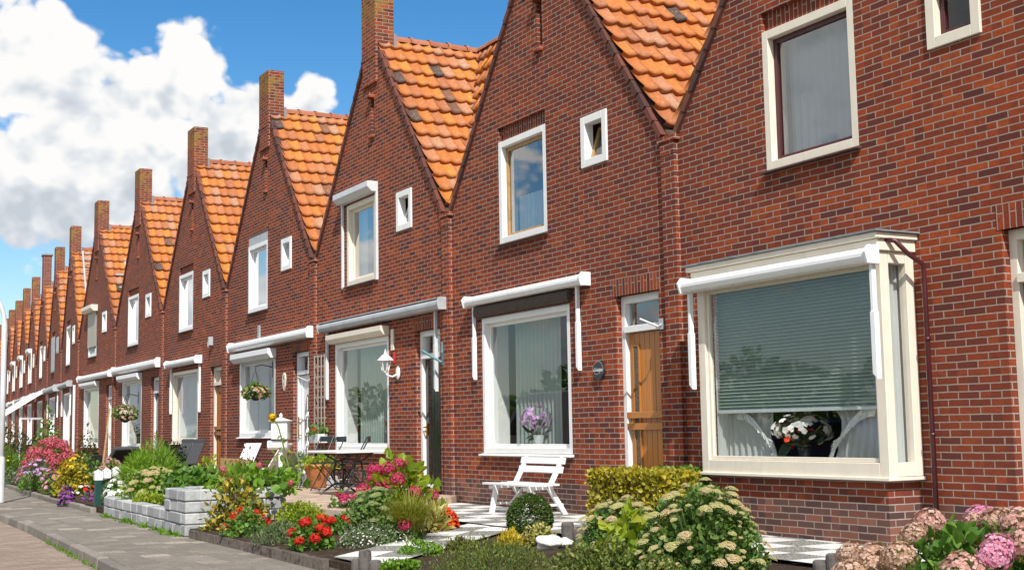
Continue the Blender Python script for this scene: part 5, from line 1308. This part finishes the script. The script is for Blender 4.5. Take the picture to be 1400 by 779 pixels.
basket(6,3.05,1.62,.30,'wide hanging basket of trailing bronze green plants beside the black door',PM['dustb'],32)
# mailbox with newspaper tube
c=aty(384,585,7.0); mb_=empty('mailbox',(c.x,7.0,0),-.5,'white mailbox with a pitched lid on a post in front of the white ornate door','mailbox')
m=MB(); m.box(-.17,.17,-.13,.13,.95,1.24); m.build('body',WHITEP,mb_,bevel=.01)
m=MB(); m.add([(-.21,-.17,1.243),(.21,-.17,1.243),(.21,.17,1.243),(-.21,.17,1.243),(0,0,1.31)],[(0,1,4),(1,2,4),(2,3,4),(3,0,4),(3,2,1,0)]); m.lathe([(.02,1.30),(.03,1.34),(.0,1.38)],(0,0,0),8); m.build('lid',WHITEP,mb_)
m=MB(); m.tube([(.05,-.20,.86),(.05,.12,.86)],.075,14,cap=False); m.tube([(.05,.10,.86),(.05,.12,.86)],.074,14); m.build('newspaper_tube',WHITEP,mb_)
m=MB(); m.box(-.03,.03,-.03,.03,0,.948); m.build('post',WHITEP,mb_)
c=aty(372,592,7.4); m=MB(); m.box(-.22,.22,-.09,.09,.0,.16); tag(m.build('window_box',GREYL,None,bevel=.008,loc=(c.x,8.25,.86)),'small pale planter box under the window behind the mailbox','planter')
shrub('box_plant','little green plant with a red bloom in the pale planter box','plant',Vector((c.x,8.25,1.0)),.2,.2,.06,120,LM['mid'],nst=3,heads=[dict(m=gh,n=2,s=.05,low=.4)])
c=aty(372,560,6.6); sf=empty('sunflower',(c.x+.3,6.6,.2),0,'sunflower on a leaning stalk in front of the mailbox','sunflower')
m=MB(); m.tube([(.5,.1,-.1),(.25,.05,.45),(.0,0,.95),(-.12,-.05,1.10)],.013,6); m.build('stem',STEM,sf)
link('foliage',foliage('foliage',22,.16,.8,.10,LM['fresh'],.35,.2,.2,-.2,False,44,.1,droop=.4),sf).location=(.1,0,.15)
q=blooms(sf,PM['yellow'],6,.035,.035,.065,45,-.9,petals=9); q.location=(-.12,-.06,1.10)
# white garden chairs and ochre board
def gchair(c,y,rz,label,mat=WHITE,tall=.62,w=.44,kind='garden_chair',lean=.30,z=.05):
    P=aty(c,620,y); r=empty(kind,(P.x,y,z),rz,label,'chair')
    m=MB(); m.box(-w/2,w/2,-.45,.0,.38,.41); m.build('seat',mat,r,bevel=.006)
    m=MB(); n=5
    for k in range(n):
        xx=-w/2+w*(k+.08)/n; m.bar((xx+w/n*.42,.0,.40),(xx+w/n*.42,lean,.40+tall),w/n*.86,.02)
    m.bar((-w/2,lean*.92-.02,.40+tall*.92),(w/2,lean*.92-.02,.40+tall*.92),.02,.06); m.build('backrest',mat,r,bevel=.003)
    for sx in (-1,1):
        xx=sx*(w/2-.02); m=MB(); m.bar((xx,-.42,0),(xx,-.38,.38),.04,.04); m.build('leg',mat,r); m=MB(); m.bar((xx,.12,0),(xx,-.05,.4),.04,.04); m.build('leg',mat,r)
        pass
    return r
gchair(333,7.3,.6,'white slatted garden chair leaning back in front of the orange doored house',tall=.42,w=.36)
gchair(372,7.2,-.9,'white folding chair seen edge-on beside the mailbox',w=.34,tall=.42)
c=aty(335,630,7.0); m=MB(); m.box(-.9,.75,-.02,.02,.25,.62); tag(m.build('ochre_screen',OCHRE,None,bevel=.004,loc=(c.x,6.85,0)),'low ochre board behind the planter flowers','board')
for c,y,lab in ((246,7.6,'charcoal deckchair behind the dark evergreen, further left'),(261,7.4,'charcoal deckchair behind the dark evergreen, further right')):
    gchair(c,y,.55,lab,DGREY,.50,.32,'deck_chair',.26)
P=aty(140,622,6.4); lo=empty('rattan_lounger',(P.x,6.4,0),.4,'black rattan lounge chair in the garden of the shuttered house','chair')
m=MB(); m.box(-.6,.5,-.35,.35,.05,.34); m.build('seat',BLACKM,lo,bevel=.03); m=MB(); m.bar((.45,0,.30),(.95,0,.78),.66,.10); m.build('backrest',DGREY,lo,bevel=.02); m=MB(); m.box(-.62,-.5,-.36,.36,.05,.62); m.build('armrest',BLACKM,lo,bevel=.03)
P=aty(140,590,8.0); m=MB(); m.bar((0,0,0),(-.25,.25,1.85),.04,.04); tag(m.build('bamboo_pole',BAMBOO,None,loc=(P.x,8.0,0)),'bamboo pole leaning on the wall beside a window','pole')
# green gate posts with white caps
for k,(c,b,lab) in enumerate(((133.5,699,'nearest dark green post with a white cap at the garden gate'),(145,694,'middle dark green post with a white cap at the garden gate'),(158,690,'farthest dark green post with a white cap, half hidden by petunias'))):
    Q=atz(c,b,-.2); zt=aty(c,641,Q.y).z if k==0 else .50
    o=empty('gate_post',(Q.x,Q.y,-.2),0,lab,'post','dark green posts of the garden gate')
    m=MB(); m.box(-.055,.055,-.055,.055,0,zt+.2-.18); m.build('post',DGREEN,o,bevel=.006)
    m=MB(); m.box(-.062,.062,-.062,.062,zt+.02,zt+.15); m.lathe([(.08,zt+.15),(.0,zt+.20)],(0,0,0),4); m.build('cap',WHITE,o,bevel=.006)
    if k==0: q0=Q
    else:
        pass
Qe=atz(158,690,-.2); m=MB(); m.bar((q0.x,q0.y+.05,.28),(Qe.x,Qe.y-.05,.28),.05,.07); tag(m.build('gate_rail',DGREEN),'dark green rail joining the white capped posts','rail')
P=aty(246,645,5.35); m=MB(); m.box(-.09,.09,-.09,.09,0,.12); m.lathe([(.11,.12),(.0,.17)],(0,0,0),4); m.box(-.05,.05,-.05,.05,-.6,0); tag(m.build('white_post_cap',WHITE,None,bevel=.006,loc=(P.x,5.35,.36)),'single white post cap between the sedum and the white flowers','post')
P=aty(577/1.5,652,7.6); m=MB(); m.box(-.07,.07,-.07,.07,0,.2); tag(m.build('white_block',WHITE,None,bevel=.01,loc=(P.x,8.05,.32)),'small white lantern standing on the grey block border','lantern')
# railing in front of the awning house
a=aty(28,572,6.2); b=aty(57,571,6.9); m=MB(); m.bar((a.x,6.2,a.z),(b.x,6.9,a.z),.05,.06)
for q in (0,.5,1): m.bar((a.x+(b.x-a.x)*q,6.2+.7*q,-.1),(a.x+(b.x-a.x)*q,6.2+.7*q,a.z),.05,.05)
tag(m.build('white_railing',WHITEP),'white garden rail on posts under the let-down awning','railing')
# street lamp
sx,sy=-26.92,3.66
lp=empty('street_lamp',(sx,sy,-.2),0,'pale grey street lamp post with a curved arm at the left edge','street lamp')
m=MB(); pts=[(0,0,0),(0,0,2.2),(0,0,3.45)]+[(0,-.9+.9*math.cos(t),3.45+.9*math.sin(t)) for t in np.linspace(.15,1.5,10)]+[(0,-1.6,4.42)]
m.tube(pts,[.054]*3+[.045]*11,12); m.build('pole',GREYL,lp,smooth=True)
m=MB(); m.lathe([(.06,0),(.10,.02),(.10,.14),(.02,.2)],(0,-1.75,4.35),10); m.build('lamp_head',GREYL,lp)
m=MB(); m.lathe([(.075,0),(.075,.8),(.064,.9)],(0,0,0),12); m.build('base',GREYL,lp,bevel=.02)
# orchid in the window, arrangement in the bay
def orchid(x,y,z,label,mat,h,n,spread,potm,rs,name='orchid'):
    o=empty(name,(x,y,z),0,label,'plant'); g=np.random.default_rng(rs)
    m=MB(); m.lathe([(.05,0),(.075,.14),(.08,.15),(.07,.15),(.0,.13)],(0,0,0),14); m.build('pot',potm,o)
    m=MB(); 
    for k in range(3): m.tube([(0,0,.1),(.04*(k-1),0,h*.6),(spread*(k-1)*.9,-.02,h)],.006,5)
    m.build('stem',STEM,o); link('leaves',foliage('leaves',16,.16,.16,.2,LM['dark'],.22,.1,.1,.3,False,rs,.1,droop=.3),o).location=(0,0,.12)
    q=blooms(o,mat,n,spread,h*.42,.034,rs,-.8,petals=5,upb=0); q.location=(0,-.03,h*.88); return o
P=aty(738,575,D_+.22); orchid(P.x,D_+.2,.82,'lilac orchid in the ground floor window above the white bench',petalmat('petal_orchid',(.35,.2,.42),(.5,.33,.56),(.62,.45,.66)),.42,80,.21,GREYL,51)
P=aty(1100,600,D_-.12); o=orchid(P.x-.02,D_-.1,.71,'white silk flower arrangement in dark vases inside the bay window',PM['white'],.33,110,.28,BLACKP,52,'flower_vase')
o2=blooms(o,PM['orange'],10,.24,.10,.05,53,-.5); o2.location=(0,-.04,.2)
P=aty(530,583,D_+.2); m=MB(); m.box(-.10,.10,-.01,.01,0,.09); m.box(-.02,.02,-.012,.012,-.35,0); tag(m.build('window_ornament',plain('rust_card',(.3,.05,.03),.7,.1),None,loc=(P.x,D_+.2,1.14)),'small rust red sign standing inside the cream framed window','ornament')
# trees across the street, seen only as one dark mass in the panes
g=np.random.default_rng(9); Pn=[];On=[]
for k in range(26):
    cx=-95+k*4.6+g.normal(0,1); cy=-24+g.normal(0,2); R=g.uniform(1.6,2.8); hz=g.uniform(2.6,4.4)
    d=unit(g.normal(size=(420,3))); Pn.append(d*np.array([R,R,hz*.55])*g.uniform(.55,1.05,(420,1))+np.array([cx,cy,hz*.6])); On.append(d)
Pn=np.concatenate(Pn); On=np.concatenate(On); A=unit(On+g.normal(size=Pn.shape)*.7); Nn=unit(g.normal(size=Pn.shape)); Nn=unit(Nn-A*np.sum(Nn*A,1,keepdims=True)); Ls=g.uniform(.35,.7,len(Pn)); V,F=leaf_faces(Pn,A,Nn,Ls,Ls*.35,True)
tag(link('treeline',np_mesh('treeline',V,F,LM['mid'])),'belt of trees across the street mirrored in the window panes','trees',kind='stuff')

# two vehicles at the kerb across from the houses, mirrored in the panes
def vehicle(name,x,y,L,Wd,prof,glass,body,label,cat,wr=.33):
    r=empty(name,(x,y,-.30),0,label,cat)
    m=MB(); n=len(prof); vs=[(px,-Wd/2*(1-.10*max(0,(pz-.9))/1.2),pz) for px,pz in prof]+[(px,Wd/2*(1-.10*max(0,(pz-.9))/1.2),pz) for px,pz in prof]
    m.add(vs,[tuple(range(n)),tuple(reversed(range(n,2*n)))]+[(i,n+i,n+(i+1)%n,(i+1)%n) for i in range(n)]); m.build('body',body,r,bevel=.035)
    for k,g in enumerate(glass):
        for s in (-1,1):
            m=MB(); m.add([(px,s*(Wd/2*(1-.10*max(0,(pz-.9))/1.2)+.006),pz) for px,pz in g],[tuple(range(len(g))) if s<0 else tuple(reversed(range(len(g))))]); m.build('window',BLACKP,r)
    for xx in (L*.19,L*.80):
        for s in (-1,1):
            m=MB(); m.tube([(xx,s*(Wd/2-.2),wr),(xx,s*(Wd/2+.01),wr)],wr,20); w=m.build('wheel',BLACKM,r)
            m=MB(); m.tube([(xx,s*(Wd/2+.0),wr),(xx,s*(Wd/2+.02),wr)],wr*.62,16); m.build('rim',STEEL,w)
    m=MB(); m.box(-.02,.0,-Wd*.4,-Wd*.25,.62,.78); m.build('headlight',GREYL,r); m=MB(); m.box(-.02,.0,Wd*.25,Wd*.4,.62,.78); m.build('headlight',GREYL,r)
    return r
vehicle('parked_van',-28.6,1.0,4.9,1.85,[(0,.28),(0,.85),(.25,1.05),(.75,1.15),(1.55,2.02),(1.95,2.18),(4.8,2.2),(4.9,1.9),(4.9,.28)],[[(1.05,1.2),(1.62,1.9),(2.25,1.9),(2.3,1.2)]],WHITEP,'white panel van seen mirrored in the window above the white bench','van')
vehicle('parked_car',-18.6,.7,4.1,1.68,[(0,.25),(0,.7),(.3,.85),(1.05,.93),(1.75,1.38),(3.1,1.42),(3.75,1.0),(4.05,.95),(4.1,.25)],[[(1.3,.97),(1.85,1.33),(2.4,1.35),(2.4,.97)],[(2.46,.97),(2.46,1.35),(3.05,1.36),(3.5,1.0)]],plain('blue_car_paint',(.02,.06,.22),.2,.05,3,0),'blue car seen mirrored in the bay window glass','car',.30)
